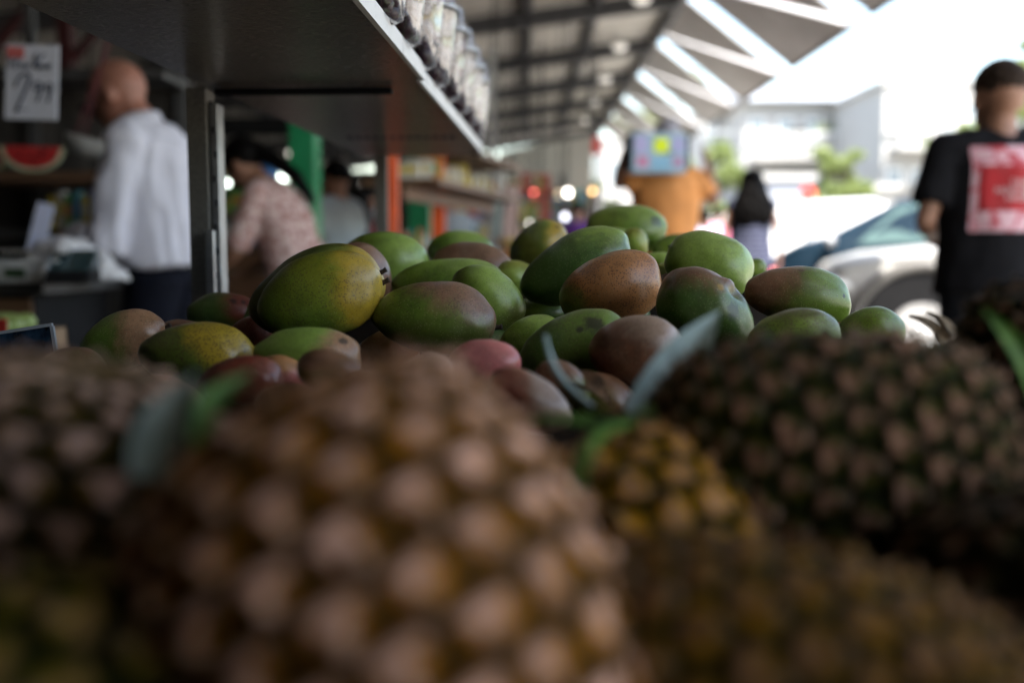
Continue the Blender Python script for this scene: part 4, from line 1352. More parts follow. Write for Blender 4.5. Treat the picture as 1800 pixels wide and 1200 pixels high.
g.tube([H + Vector((0, -.05, .04)), H + Vector((0, -.08, -.08)), H + Vector((0, -.10, -.20)), H + Vector((0, -.11, -.32)), H + Vector((0, -.10, -.42))], [(.10, .08), (.14, .085), (.19, .08), (.20, .07), (.13, .04)], 18, side=(1, 0, 0))
fuse('hair', g, M_hairb, womb, .014, fold=.012, foldscale=16, smooth_it=2)

# --- small background people
def extra(px, d, label, top, rz, h=1.7, female=False, hair=M_hairb, bot=M_navy, skin=M_skin2, z=0.0, longhair=False, **kw):
    q = P(px, 380, d)
    t = thing('person', label, 'person', (q.x, q.y, z), R(rz))
    J = stand(h)
    person(t, J, skin, top, bot, female=female, voxel=.02, hem=.06, fold=.006, hands=True, **kw)
    H = Vector(J['head'])
    g = MB().ball(H + Vector((0, -.015, .045)), (.09, .108, .09), 14, 10)
    if longhair:
        g.tube([H + Vector((0, -.07, .03)), H + Vector((0, -.10, -.10)), H + Vector((0, -.11, -.25))], [(.08, .06), (.10, .05), (.07, .03)], 12, side=(1, 0, 0))
    fuse('hair', g, hair, t, .018, smooth_it=2)
    return t
M_gs = mat('pale grey blue shirt', (0.34, 0.40, 0.46), .85, var=.1)
extra(592, 6.4, 'person in a pale grey-blue shirt right behind the wide green column', M_gs, 60, h=1.55, bloat=.03)
extra(628, 7.4, 'person with dark hair in a rose red top right of the grey-blue shirt', mat('rose red cloth', (0.42, 0.08, 0.10), .8), 30, h=1.42, female=True, longhair=True)
extra(650, 8.6, 'person in a white top just left of the dark rack post', mat('white cloth', (.62, .62, .68), .8), -30, h=1.55, female=True)
extra(812, 11.5, 'person in a pale lilac top walking beyond the orange rack', mat('lilac cloth', (.5, .47, .6), .8), 180, h=1.62, female=True)
extra(792, 9.8, 'dark haired person in grey beyond the orange upright', mat('mid grey cloth', (.22, .24, .26), .8), 40, h=1.60)
extra(1014, 12.5, 'person in a deep purple top at the back right of the mango heap', mat('purple cloth', (.10, .02, .20), .8), 0, h=1.58, female=True, skin=M_skin)
extra(1030, 15.0, 'person in a hot pink and red top under the far awnings', mat('hot pink cloth', (.85, .05, .10), .8), 10, h=1.62, female=True)
extra(1262, 15.0, 'person in bright pink between the orange shirt and the long haired woman', mat('pink cloth', (.9, .25, .42), .8), 0, h=1.62, female=True, z=-.004)
extra(1238, 12.2, 'person in a pale blue top partly behind the orange shirt', mat('sky blue cloth', (.45, .55, .85), .8), 0, h=1.45, z=-.0)

# ------------------------------------------------------------------ price sign
q = P(56, 145, 2.6)
sgn = thing('price_sign', 'white hand lettered 2.99 price sign with a red corner, hanging at top left', 'sign', q, R(8), rot=(CR @ Matrix.Rotation(R(90), 3, 'X').inverted() @ Matrix.Rotation(R(1.5), 3, 'Y')))
ks = 2.6 / F
m_paper = mat('white sign card', (0.56, 0.56, 0.61), .7, var=.06, scale=12)
m_blue = mat('dark blue marker', (0.012, 0.02, 0.055), .7)
MB().box((0, 0, 0), (92 * ks, .004, 131 * ks)).obj('card', m_paper, sgn)
MB().box((-29 * ks, -.004, 51 * ks), (30 * ks, .002, 20 * ks)).obj('red_corner', mat('faded red print', (0.55, 0.13, 0.12), .7), sgn)
g = MB()
def stroke(pts, wd):
    p3 = [Vector(((x - 56 * 1.0) * ks, -.0045, -(y - 145) * ks)) for x, y in pts]
    g.tube(p3, wd * ks, 6)
def zs(pts):   # zoom coords (8 px per photo px, origin 0,70)
    return [(x / 8.0, 70 + y / 8.0) for x, y in pts]
for pts_, wd in (
    ([(150, 270), (160, 400)], 1.7), ([(280, 265), (215, 350), (240, 415)], 1.6),
    ([(290, 350), (290, 400)], 1.6), ([(310, 390), (345, 350), (320, 400), (345, 395)], 1.6), ([(355, 350), (370, 400), (385, 360), (400, 400), (415, 350)], 1.7),
    ([(510, 200), (490, 300), (490, 410)], 1.7), ([(630, 195), (520, 320), (540, 420)], 1.7),
    ([(575, 350), (575, 410)], 1.6), ([(600, 395), (640, 355), (615, 410), (645, 400)], 1.6), ([(655, 350), (670, 410), (690, 360), (700, 410), (725, 345)], 1.8),
    ([(220, 680), (250, 590), (310, 505), (370, 480), (420, 500), (425, 560), (390, 680), (320, 850), (240, 1030)], 2.1), ([(240, 1030), (320, 985), (410, 985)], 1.0),
    ([(590, 640), (560, 600), (500, 620), (480, 680), (520, 720), (580, 690), (620, 640), (590, 740), (535, 870)], 1.7),
    ([(740, 650), (715, 610), (670, 630), (660, 690), (700, 720), (745, 660), (725, 760), (685, 880)], 1.7)):
    stroke(zs(pts_), wd * .95)
g.obj('lettering', m_blue, sgn, smooth=True)
g = MB()
g.tube([(0, 0, 65 * ks), (0, .01, 1.0)], .0015, 6)
g.obj('hanging_string', M_black, sgn)
rail = thing('sign_rail', 'dark rail carrying the price sign above the stall', 'rail', (0, 0, 0))
pr_ = sgn.matrix_basis @ Vector((0, 0, 1.0))
MB().bar((-4.6, pr_.y, pr_.z + .02), (-.9, pr_.y, pr_.z + .02), .03).obj('bar', M_beam, rail)
for x in (-4.6, -.9):
    MB().bar((x, pr_.y, pr_.z), (x, pr_.y, rz_(x)), .02).obj('hanger', M_beam, rail)

# ------------------------------------------------------------------ left stall: shelves, counter, scales
stall = thing('stall_shelving', 'dark stall shelving with a brown plank behind the bald man', 'shelving', (0, 0, 0))
zp = P(100, 312, 4.5).z
a0, a1 = P(-260, 312, 4.5), P(330, 312, 4.9)
yc = (a0.y + a1.y) / 2
MB().box(((a0.x + a1.x) / 2, yc, zp), (a1.x - a0.x, .55, .045)).obj('plank', M_wood, stall)
z2 = P(100, 235, 4.5).z
MB().box(((a0.x + a1.x) / 2, yc + .1, z2 + .28), (a1.x - a0.x, .35, .03)).obj('plank', M_dgrey, stall)
for x in (a0.x + .05, (a0.x + a1.x) / 2 - .1, a1.x - .05):
    MB().box((x, yc + .29, 1.25), (.05, .04, 2.5)).obj('upright', M_dgrey, stall)
MB().box(((a0.x + a1.x) / 2, yc + .33, 1.1), (a1.x - a0.x, .02, 1.6)).obj('back_panel', mat('grey brown strip curtain', (0.05, 0.045, 0.042), .7, var=.6, scale=9, stretch=(1, 1, .05)), stall)
# watermelon halves wrapped in film
M_rind = mat('watermelon rind', (0.10, 0.20, 0.04), .4, var=.7, scale=18, stretch=(1, 1, .2))
M_pale = mat('pale melon rim', (0.50, 0.55, 0.36), .5)
M_flesh = mat('red melon flesh', (0.42, 0.02, 0.02), .35, var=.3, scale=30)
def melon(px, py, d, r, label, yaw):
    q = P(px, py, d)
    t = thing('watermelon_half', label, 'watermelon', (q.x, q.y, zp + .0225 + r * .52), R(yaw), 'cut watermelons on the stall plank')
    def half_disc(rr, y, n_=22):
        return [(rr * math.cos(math.pi + math.pi * k / n_), y, rr * math.sin(math.pi + math.pi * k / n_) * .82) for k in range(n_ + 1)]
    g = MB()
    rings = [half_disc(r * math.cos(a), r * .9 * math.sin(a)) for a in [math.pi / 2 * i / 8 * .98 for i in range(9)]]
    vs = [p for rg in rings for p in rg]; m_ = len(rings[0])
    g.add(vs, [(i * m_ + k, i * m_ + k + 1, (i + 1) * m_ + k + 1, (i + 1) * m_ + k) for i in range(8) for k in range(m_ - 1)] + [tuple(i * m_ for i in range(9)) + tuple(i * m_ + m_ - 1 for i in range(8, -1, -1))])
    g.obj('rind', M_rind, t, smooth=True)
    MB().prism(half_disc(r * .985, -.003), (0, 0, 0), (0, .003, 0)).obj('pale_rim', M_pale, t)
    fl = MB().prism(half_disc(r * .86, -.007), (0, 0, 0), (0, .004, 0)).obj('flesh', M_flesh, t)
    g = MB()
    for k in range(14):
        a = math.pi * (1.1 + .8 * random.random()); rr = r * (.3 + .4 * random.random())
        g.ball((rr * math.cos(a), -.008, rr * math.sin(a) * .8), .006, 6, 4)
    g.obj('seeds', M_black, fl)
    t.location.z = zp + .0225 + r * .81
    return t
melon(58, 285, 4.45, .135, 'cut watermelon half with red flesh on the brown plank, below the price sign', 18)
melon(-22, 280, 4.45, .13, 'cut watermelon half at the very left edge of the plank', -12)
# white scoop hanging
q = P(160, 254, 3.6)
sc_t = thing('scale_pan', 'white hanging scale pan on red straps left of the bald head', 'scale', q, R(-10))
MB().lathe([(.02, -.062), (.07, -.055), (.088, -.02), (.094, .028), (.090, .028), (.082, -.016), (.02, -.05)], n=22, M=Matrix.Rotation(R(14), 3, 'Y') @ Matrix.Diagonal((1.05, .8, .75))).obj('pan', mat('dull white enamel', (.30, .30, .29), .45), sc_t, smooth=True)
M_strap = mat('red strap', (0.12, 0.010, 0.02), .7)
tp = P(187, 70, 3.6) - q
MB().tube([(-.03, 0, .0), tp], .003, 6).obj('strap', M_strap, sc_t)
MB().tube([(-.07, 0, .02), tp + Vector((.02, 0, 0))], .003, 6).obj('strap', M_strap, sc_t)
MB().tube([tp, tp + Vector((0, 0, 2.2))], .004, 6).obj('cord', M_black, sc_t)
# red uprights deeper in the hall
for i, (px, lab) in enumerate(((122, 'dark red hall upright right of the price sign'), (-30, 'dark red hall upright beyond the left edge'))):
    q = P(px, 200, 6.6)
    t = thing('hall_upright', lab, 'post', (q.x, q.y, 0))
    MB().box((0, 0, 1.62), (.09, .09, 3.24)).obj('shaft', mat('dark red paint', (0.045, 0.006, 0.008), .6), t)
    MB().bar((0, 0, 2.2), (.8, 0, 3.1), .05).obj('brace', mat('dark red paint', (0.045, 0.006, 0.008), .6), t)

# counter with scales, bag, paper card
cq = P(90, 492, 3.3)
ctr = thing('counter', 'dark stall counter in front of the bald man', 'counter', (cq.x - .50, cq.y + .1, 0))
ch_ = cq.z
MB().box((0, 0, ch_ - .02), (1.15, .62, .04)).obj('counter_top', M_dgrey, ctr, bevel=.004)
MB().box((0, 0, (ch_ - .04) / 2), (1.05, .54, ch_ - .04)).obj('counter_base', M_black, ctr)
MB().box((.36, -.275, ch_ - .10), (.32, .012, .09)).obj('wood_facing', M_wood, ctr)
def onc(px, d, dz=0.0):
    q = P(px, 480, d); return Vector((q.x, q.y, ch_ + dz))
sp_ = onc(45, 3.12)
scl = thing('weighing_scale', 'silver and white weighing scale on the stall counter', 'scale', sp_, R(4))
MB().box((0, 0, .035), (.30, .24, .07)).obj('scale_body', mat('scale white plastic', (.50, .50, .48), .4), scl, bevel=.008)
MB().lathe([(.02, .07), (.02, .088)], n=12).obj('pan_support', M_steel, scl)
MB().box((0, 0, .094), (.32, .26, .012)).obj('weighing_pan', mat('bright steel', (.55, .55, .54), .25, .8), scl, bevel=.005)
MB().box((.02, -.122, .03), (.06, .004, .028)).obj('display_window', mat('green lcd', (0.02, 0.05, 0.015), .3), scl)
mp = onc(128, 3.02)
mach = thing('card_terminal', 'small dark card terminal with a silver frame beside the scale', 'card terminal', mp, R(12))
MB().box((0, 0, .02), (.13, .17, .04)).obj('terminal_body', M_black, mach, bevel=.006)
MB().prism([(-.06, -.05, .04), (-.06, .08, .04), (-.06, .08, .10)], (0, 0, 0), (.12, 0, 0)).obj('sloped_screen', mat('dark teal screen', (.02, .05, .055), .15), mach)
MB().tube([(-.065, -.09, .02), (-.065, -.06, .045), (-.067, .085, .11)], .008, 8).obj('silver_frame', M_steel, mach)
# crumpled white carrier bags
def crumple(pos, size, label, m, seed, name='plastic_bag', grp='white plastic bags on the counter'):
    g = MB().ball((0, 0, 0), 1, 34, 22)
    t = bpy.data.meshes.new(name)
    vs = []
    for v in g.v:
        q = Vector(v)
        k = 1 + .35 * noise.noise(q * 1.8 + Vector((seed, 0, 0))) + .22 * (abs(noise.noise(q * 4 + Vector((0, seed, 0)))) - .2)
        z = max(-.35, q.z) * k
        tp_ = 1 + .2 * max(0, z)
        vs.append((q.x * k * size[0] * (1.25 - .5 * max(0, q.z)), q.y * k * size[1] * (1.25 - .5 * max(0, q.z)), (z + .35) * size[2]))
    g.v = vs
    o = g.obj(name, m, smooth=True)
    o.location = pos
    return tag(o, label, 'bag', grp)
M_bag = mat('white plastic film', (.50, .50, .52), .35, var=.1)
crumple(onc(112, 3.38), (.115, .10, .11), 'crumpled white plastic bag on the counter behind the scale', M_bag, 2.2)
crumple(onc(170, 3.36), (.07, .07, .07), 'small white plastic bag at the right end of the counter', M_bag, 5.4)
q = P(70, 405, 3.35)
t = thing('paper_card', 'white upright printed paper card leaning on the counter', 'card', q)
t.rotation_euler = (CR @ Matrix.Rotation(R(-90), 3, 'X') @ Matrix.Rotation(R(14), 3, 'Y')).to_euler()
MB().box((0, 0, 0), (.058, .003, .185)).obj('card', mat('white blue card', (.62, .66, .85), .6, var=.05), t)
for k in range(5):
    MB().box((0, .0028, .06 - k * .02), (.04, .002, .005)).obj('print_line', mat('grey blue print', (.30, .33, .5), .7), t)
MB().box((-.004, .0028, -.055), (.03, .002, .03)).obj('pink_stamp', mat('pink stamp', (.65, .35, .38), .7), t)
MB().box((0, 0, -.11), (.015, .01, .07)).obj('holder', M_dgrey, t)
# crate with green fruit, low left
fq = P(18, 600, 2.25)
crt = thing('fruit_crate', 'brown cardboard tray holding pale green fruit at the left edge', 'crate', (fq.x - .06, fq.y, 0))
ztop = P(18, 582, 2.25).z
bx = .26
MB().box((0, 0, ztop - .10), (bx, .26, .012)).obj('tray_base', M_card, crt)
for sx_ in (-1, 1):
    MB().box((sx_ * (bx / 2 - .004), 0, ztop - .05), (.008, .26, .10)).obj('tray_side', M_card, crt)
    MB().box((0, sx_ * .126, ztop - .05), (bx, .008, .10)).obj('tray_side', M_card, crt)
cst = thing('crate_stand', 'dark stand under the tray of green fruit', 'stand', (fq.x - .06, fq.y, 0))
MB().box((0, 0, (ztop - .108) / 2), (.30, .30, ztop - .108)).obj('stand_body', M_black, cst, bevel=.004)
M_app = mat('pale green fruit skin', (.24, .32, .09), .4, var=.25, scale=25)
rnd = random.Random(4)
poss = ['back', 'middle', 'front']
nfr = 0
for lvl in range(2):
    for i in range(4 - lvl):
        for j in range(4 - lvl):
            x = (i - (3 - lvl) / 2) * .06; y = (j - (3 - lvl) / 2) * .06
            if lvl == 0 and 0 < i < 3 and 0 < j < 3: continue
            g = MB().lathe([(.002, -.024), (.018, -.026), (.029, -.008), (.030, .008), (.02, .024), (.006, .022), (.001, .017)], n=14)
            o = g.obj('green_fruit', M_app, smooth=True)
            o.location = (crt.location.x + x, crt.location.y + y, ztop - .03 + lvl * .042)
            o.rotation_euler = (rnd.uniform(-.4, .4), rnd.uniform(-.4, .4), 0)
            tag(o, 'pale green round fruit piled in the cardboard tray at the left edge', 'fruit', 'green fruit in the cardboard tray')
q = P(0, 600, 2.05)
o = MB().box((0, 0, 0), (.05, .004, .07)).obj('red_tag', mat('bright red card', (.6, .03, .02), .6)); o.location = P(-8, 590, 2.05)
tag(o, 'small bright red card at the left edge below the green fruit', 'card')
# acrylic ticket at bottom left
t = thing('ticket_holder', 'clear blue tinted ticket holder standing among the fruit at the left edge', 'ticket holder', P(40, 630, .95))
t.rotation_euler = (CR @ Matrix.Rotation(R(-90), 3, 'X') @ Matrix.Rotation(R(-9), 3, 'Y')).to_euler()
MB().box((0, 0, 0), (.062, .002, .052)).obj('plate', mat('dark blue glossy print', (0.015, 0.035, 0.065), .15, var=.8, scale=60), t, bevel=.0008)
MB().box((0.0325, 0, -.001), (.003, .004, .054)).obj('clear_edge', mat('clear plastic edge', (.35, .37, .40), .2), t)
MB().box((0, 0, .0275), (.066, .004, .003)).obj('clear_edge', mat('clear plastic edge', (.35, .37, .40), .2), t)
MB().box((0, 0.0, -.08), (.008, .004, .11)).obj('spike', M_dgrey, t)
# coloured goods below plank and behind
PALS = [((.55, .42, .06), 'yellow'), ((.08, .28, .32), 'teal'), ((.10, .30, .08), 'green'), ((.45, .06, .05), 'red'), ((.5, .48, .42), 'cream'), ((.12, .2, .45), 'blue'), ((.5, .2, .04), 'orange'), ((.30, .15, .08), 'brown')]
def pal(k):
    c_, nm = PALS[k % len(PALS)]
    return mat(nm + ' packaging', c_, .5, var=.15), nm
def jar(pos, h, r, k, label, grp):
    m, nm = pal(k)
    t = thing('jar', label, 'jar', pos, 0, grp)
    MB().lathe([(r * .9, 0), (r, .01), (r, h * .78), (r * .7, h * .86), (r * .62, h * .88)], n=14).obj('glass_body', m, t, smooth=True)
    MB().lathe([(r * .72, h * .88), (r * .72, h)], n=14).obj('lid', pal(k + 3)[0], t)
    return t
def pack(pos, size, k, label, grp, rz=0.0):
    m, nm = pal(k)
    t = thing('packet', label, 'packet', pos, rz, grp)
    MB().box((0, 0, size[2] / 2), size).obj('carton', m, t, bevel=.003)
    MB().box((0, -size[1] / 2 - .001, size[2] * .55), (size[0] * .7, .003, size[2] * .35)).obj('front_label', pal(k + 4)[0], t)
    return t
low = thing('low_shelf', 'low dark shelf of goods behind the counter', 'shelf', (0, 0, 0))
lq = P(130, 405, 4.4)
MB().box((lq.x, lq.y, lq.z - .015), (1.1, .3, .03)).obj('board', M_dgrey, low)
for sx_ in (-.5, .5):
    MB().box((lq.x + sx_, lq.y, (lq.z - .03) / 2), (.04, .26, lq.z - .03)).obj('leg', M_dgrey, low)
for i, (px, k) in enumerate(((98, 0), (112, 4), (126, 2), (140, 1), (156, 0), (170, 5))):
    q = P(px, 400, 4.35)
    pack((q.x, q.y, lq.z), (.032, .06, .15 + .02 * (i % 2)), k, '%s upright packet on the low shelf behind the counter, %s from the left' % (PALS[k][1], ordn[i] if i else 'first'), 'packets on the low shelf')
for i, (px, k) in enumerate(((155, 0), (172, 2), (190, 6))):
    q = P(px, 345, 4.6)
    pack((q.x, q.y, zp - .20), (.07, .06, .08), k, '%s packet hanging in the dark under the brown plank' % PALS[k][1], 'packets under the plank')

# ------------------------------------------------------------------ lamps deep in the hall
def glow(col_, st_):
    return mat('glow %s %s' % (col_, st_), (.8, .8, .8), .5, emit=col_, est=st_)
W_, C_, G_, RR_, AM_ = (1, .93, .82), (1, .78, .50), (.85, 1, .88), (1, .12, .10), (1, .55, .18)
for (px, py, d, r, c_, st_, lab) in (
    (140, 212, 7.0, .034, C_, 2.2, 'small warm lamp right of the price sign'),
    (112, 291, 7.2, .030, C_, 2.0, 'small warm lamp right of the cut watermelon'),
    (168, 373, 6.5, .024, AM_, .9, 'small amber lamp beside the white shirt'),
    (292, 152, 8.0, .05, C_, 1.1, 'small warm lamp behind the bald head'),
    (400, 322, 9.5, .045, G_, 2.6, 'cool white lamp right of the shelf post'),
    (466, 291, 9.5, .045, W_, .8, 'dim lamp above the woman in pink'),
    (510, 270, 9.5, .045, W_, 1.0, 'dim upper lamp left of the green column'),
    (511, 291, 9.6, .040, W_, .6, 'dim middle lamp left of the green column'),
    (577, 306, 9.5, .045, W_, 1.2, 'pale lamp just right of the wide green column'),
    (600, 309, 9.5, .045, G_, 6.0, 'bright white lamp right of the wide green column'),
    (763, 325, 11, .06, C_, 1.6, 'warm lamp at the left end of the rack shelf'),
    (938, 341, 14, .08, RR_, 2.4, 'red lamp of a far stall, left of a pair'),
    (952, 337, 14, .08, (1, .6, .5), 3.0, 'pinkish lamp of a far stall, right of the red one'),
    (983, 342, 14, .07, C_, 3.5, 'cream lamp of a far stall'),
    (998, 339, 14.2, .08, W_, 5.0, 'bright cream lamp of a far stall, rightmost of four'),
    (1041, 336, 15, .07, AM_, 2.2, 'orange lamp under the far awnings'),
    (993, 381, 12, .06, (.85, .85, 1), 1.8, 'pale violet lamp low at a far stall'),
    (430, 262, 9.0, .04, W_, .7, 'dim lamp near the black hanging board, right of the shelf post'),
    (548, 262, 11.0, .05, C_, .9, 'dim warm lamp behind the top of the wide green column'),
    (640, 322, 10.5, .045, W_, 1.4, 'pale lamp left of the dark rack post'),
    (620, 345, 11.5, .04, C_, 1.4, 'low warm lamp above the rose red top'),
    (905, 372, 12.8, .04, C_, 1.6, 'low warm lamp among the far packets'),
    (930, 392, 11.5, .035, W_, 1.3, 'small white lamp just above the far fruit crates'),
    (865, 330, 10.5, .05, AM_, 1.4, 'amber lamp at the right end of the rack shelf')):
    q = P(px, py, d)
    t = thing('hanging_lamp', lab, 'lamp', q, 0, 'small lamps hanging in the hall')
    r *= .55; st_ = st_ * .8
    MB().ball((0, 0, 0), r, 12, 8).obj('bulb', glow(c_, st_), t, smooth=True)
    ceil = rz_(q.x) - q.z - .02
    MB().tube([(0, 0, r * .8), (0, 0, ceil)], .006, 6).obj('cord', M_black, t)
q = P(503, 310, 9.4)
t = thing('tube_lamp', 'short bright fluorescent tube above the woman in pink', 'lamp', q)
MB().bar((-.10, 0, 0), (.10, 0, 0), .07).obj('tube', glow(G_, 2.6), t)
MB().tube([(0, 0, .03), (0, 0, rz_(q.x) - q.z)], .008, 6).obj('cord', M_black, t)

# dark hanging sign board and stalls seen under the shelf
q = P(440, 222, 6.8)
t = thing('hanging_board', 'long black board hanging across the hall left of the green column', 'board', (q.x - .2, q.y, q.z))
MB().box((0, 0, 0), (1.5, .05, .12)).obj('board', M_black, t)
for x in (-.6, .6):
    MB().tube([(x, 0, .05), (x, 0, rz_(q.x + x - .2) - q.z - .02)], .008, 6).obj('rod', M_beam, t)
q = P(475, 322, 8.5)
t = thing('blue_bin', 'bright blue tub behind the head of the woman in pink', 'tub', q)
MB().lathe([(.07, 0), (.09, .16), (.095, .16), (.085, .14)], n=16).obj('tub_wall', mat('bright blue plastic', (.05, .22, .6), .4), t)
bs = thing('stall_table', 'produce stall table behind the woman in pink', 'table', (0, 0, 0))
q0, q1 = P(395, 420, 7.8), P(520, 420, 8.2)
MB().box(((q0.x + q1.x) / 2, q0.y, .80), (1.5, .7, .04)).obj('table_top', M_wood, bs)
for sx_ in (-.7, .7):
    for sy in (-.3, .3):
        MB().box(((q0.x + q1.x) / 2 + sx_, q0.y + sy, .39), (.05, .05, .78)).obj('leg', M_dgrey, bs)
for z in (1.02, 1.28):
    MB().box(((q0.x + q1.x) / 2, q0.y + .2, z), (1.5, .3, .03)).obj('shelf_board', M_wood, bs)
for sx_ in (-.74, .74):
    MB().box(((q0.x + q1.x) / 2 + sx_, q0.y + .33, 1.06), (.04, .04, .48)).obj('upright', M_dgrey, bs)
for i in range(9):
    k = (0, 1, 4, 2, 5, 7, 0, 3, 1)[i]
    pack(((q0.x + q1.x) / 2 - .66 + i * .16, q0.y + .2, 1.295 if i % 2 else 1.035), (.12, .1, .17), k, '%s packet on the stall behind the woman in pink, number %d along' % (PALS[k][1], i + 1), 'packets on the stall behind the woman in pink')

# ------------------------------------------------------------------ orange pallet rack with goods
rk = thing('orange_rack', 'orange pallet rack of goods beyond the far end of the steel shelf', 'rack', (0, 0, 0))
ups = [(691, 4.9, .05), (771, 6.3, .085)]
for px, d, w_ in ups:
    q = P(px, 350, d)
    MB().box((q.x, q.y, 1.25), (w_, .06, 2.5)).obj('upright', M_orange, rk, bevel=.003)
qa, qb = P(700, 338, 5.4), P(866, 342, 7.6)
for py, nm in ((338, 'shelf_board'), (275, 'shelf_board')):
    za = P(780, py, 6.5).z
    g = MB().bar((qa.x, qa.y + .1, za), (qb.x, qb.y, za), .45, .035)
    g.obj(nm, M_wood, rk)
zs_ = P(780, 338, 6.5).z + .018
for py_, dz_ in ((352, 0),):
    za = P(780, 356, 6.5).z
    MB().bar((qa.x + .02, qa.y + .05, za), (qb.x, qb.y - .05, za), .03, .07).obj('cross_beam', M_wood, rk)
q = P(866, 350, 7.6)
MB().box((q.x, q.y, 1.25), (.05, .05, 2.5)).obj('upright', M_steel, rk)
kk = 0
for i in range(10):
    f = .08 + .092 * i
    x = qa.x + (qb.x - qa.x) * f; y = qa.y + .1 + (qb.y - qa.y) * f - .05
    k = (4, 4, 6, 4, 4, 0, 4, 4, 4, 6)[i]
    pack((x, y, zs_), (.13, .12, .10 + .035 * (i % 3)), k, '%s carton on the orange rack shelf, number %d from its left end' % (PALS[k][1], i + 1), 'cartons on the orange rack')
for i in range(8):
    f = .30 + .09 * i
    x = qa.x + (qb.x - qa.x) * f; y = qa.y + .1 + (qb.y - qa.y) * f
    k = (6, 4, 4, 0, 4, 4, 0, 4)[i]
    pack((x, y, P(780, 275, 6.5).z - .2), (.11, .1, .10), k, '%s packet stacked high on the orange rack, number %d from the left' % (PALS[k][1], i + 1), 'packets high on the orange rack')
# tall bottles and rolls standing lower in front of the rack
lt = thing('low_table', 'low table of bottles and rolls beside the orange rack', 'table', (0, 0, 0))
ql = P(740, 425, 5.9)
MB().box((ql.x + .05, ql.y, .86), (.85, .5, .04)).obj('table_top', M_wood, lt)
for sx_ in (-.35, .4):
    MB().box((ql.x + sx_, ql.y, .42), (.05, .4, .84)).obj('leg', M_dgrey, lt)
for i, (px, k, h) in enumerate(((703, 4, .20), (711, 3, .22), (719, 6, .23), (727, 2, .16), (736, 0, .24), (746, 4, .23), (757, 2, .17), (784, 7, .18), (798, 4, .2))):
    q = P(px, 400, 5.75)
    jar((q.x, q.y, .88), h, .014 + .004 * (i % 2), k, '%s bottle beside the orange rack, %s from the left' % (PALS[k][1], 'number %d' % (i + 1)), 'bottles beside the orange rack')

# ------------------------------------------------------------------ far stalls between the rack and the awnings
def far_stall(px, d, wd, h, label, cols, seed):
    q = P(px, 400, d)
    t = thing('market_stall', label, 'stall', (q.x, q.y, 0))
    MB().box((0, 0, h - .02), (wd, .9, .04)).obj('stall_top', M_wood, t)
    MB().box((0, -.43, (h - .04) / 2), (wd - .04, .03, h - .04)).obj('front_cloth', pal(seed)[0], t)
    for sx_ in (-1, 1):
        for sy in (-.38, .38):
            MB().box((sx_ * (wd / 2 - .04), sy, (h - .04) / 2), (.04, .04, h - .04)).obj('leg', M_dgrey, t)
    rn = random.Random(seed)
    n_ = int(wd / .34)
    for i in range(n_):
        m, nm = pal(cols[i % len(cols)])
        x = -wd / 2 + .2 + i * .34
        tc = thing('produce_crate', 'crate heaped with %s produce, number %d along the %s' % (nm, i + 1, label.split(' with')[0]), 'crate', (q.x + x, q.y - .12, h), 0, 'crates of produce on the far stalls')
        MB().box((0, 0, .05), (.31, .42, .10)).obj('crate_body', pal(rn.choice((4, 7, 2, 4)))[0], tc, bevel=.004)
        g = MB()
        for a in range(5):
            for b_ in range(5):
                g.ball((-.12 + a * .06 + rn.uniform(-.01, .01), -.16 + b_ * .08, .115 + .05 * (1 - abs(a - 2) / 2.2) + rn.uniform(-.01, .02)), .036, 8, 6)
        g.obj('produce', m, tc, smooth=True)
    return t
far_stall(905, 9.6, 1.7, .84, 'stall with a brown front left of the dark purple person', [1, 4, 6, 3, 0], 7)
far_stall(960, 13.0, 1.7, 1.0, 'stall with mixed fruit crates under the white canvas', [2, 6, 1, 4, 3], 6)
far_stall(840, 15.0, 3.2, 1.0, 'long stall with stacked crates at the far left', [4, 3, 2, 1, 0], 4)
far_stall(700, 13.0, 2.6, 1.0, 'dim stall with crates beyond the orange rack', [0, 3, 2, 6], 2)
far_stall(520, 12.0, 3.0, 1.0, 'dim stall with crates behind the green column', [1, 0, 3, 4], 7)
far_stall(960, 20.0, 3.4, 1.05, 'farthest stall with bright crates', [3, 4, 1, 6, 4], 5)
def far_rack(px, d, wd, label, cols, seed):
    q = P(px, 380, d)
    t = thing('display_rack', label, 'rack', (q.x, q.y, 0))
    for z in (1.06, 1.36, 1.66):
        MB().box((0, 0, z), (wd, .34, .025)).obj('shelf_board', M_wood, t)
    for sx_ in (-1, 1):
        MB().box((sx_ * (wd / 2 + .02), 0, .95), (.04, .34, 1.9)).obj('side_panel', M_dgrey, t)
    rn = random.Random(seed)
    cnt = 0
    for z in (1.075, 1.375, 1.675):
        x = -wd / 2 + .08
        while x < wd / 2 - .06:
            k = rn.choice(cols); cnt += 1
            w_ = rn.uniform(.07, .14)
            pack((q.x + x, q.y - .04, z), (w_, .12, rn.uniform(.12, .24)), k, '%s packet number %d on the %s' % (PALS[k][1], cnt, label.split(' at ')[0]), 'packets on the %s' % label.split(' at ')[0])
            x += w_ + rn.uniform(.01, .06)
far_rack(905, 12.2, 1.1, 'crowded wooden rack at the far stalls, left of the lamps', [1, 4, 4, 3, 2, 0, 6], 3)
far_rack(975, 15.5, 1.2, 'mixed goods rack at the far stalls, under the cream lamps', [4, 1, 2, 4, 3, 5], 9)
far_rack(800, 11.0, .9, 'shaded goods rack at the far end of the orange rack', [4, 5, 1, 3, 0], 12)
far_rack(455, 10.5, 1.6, 'packed goods rack at the back, left of the green column', [0, 1, 4, 4, 2, 7], 15)
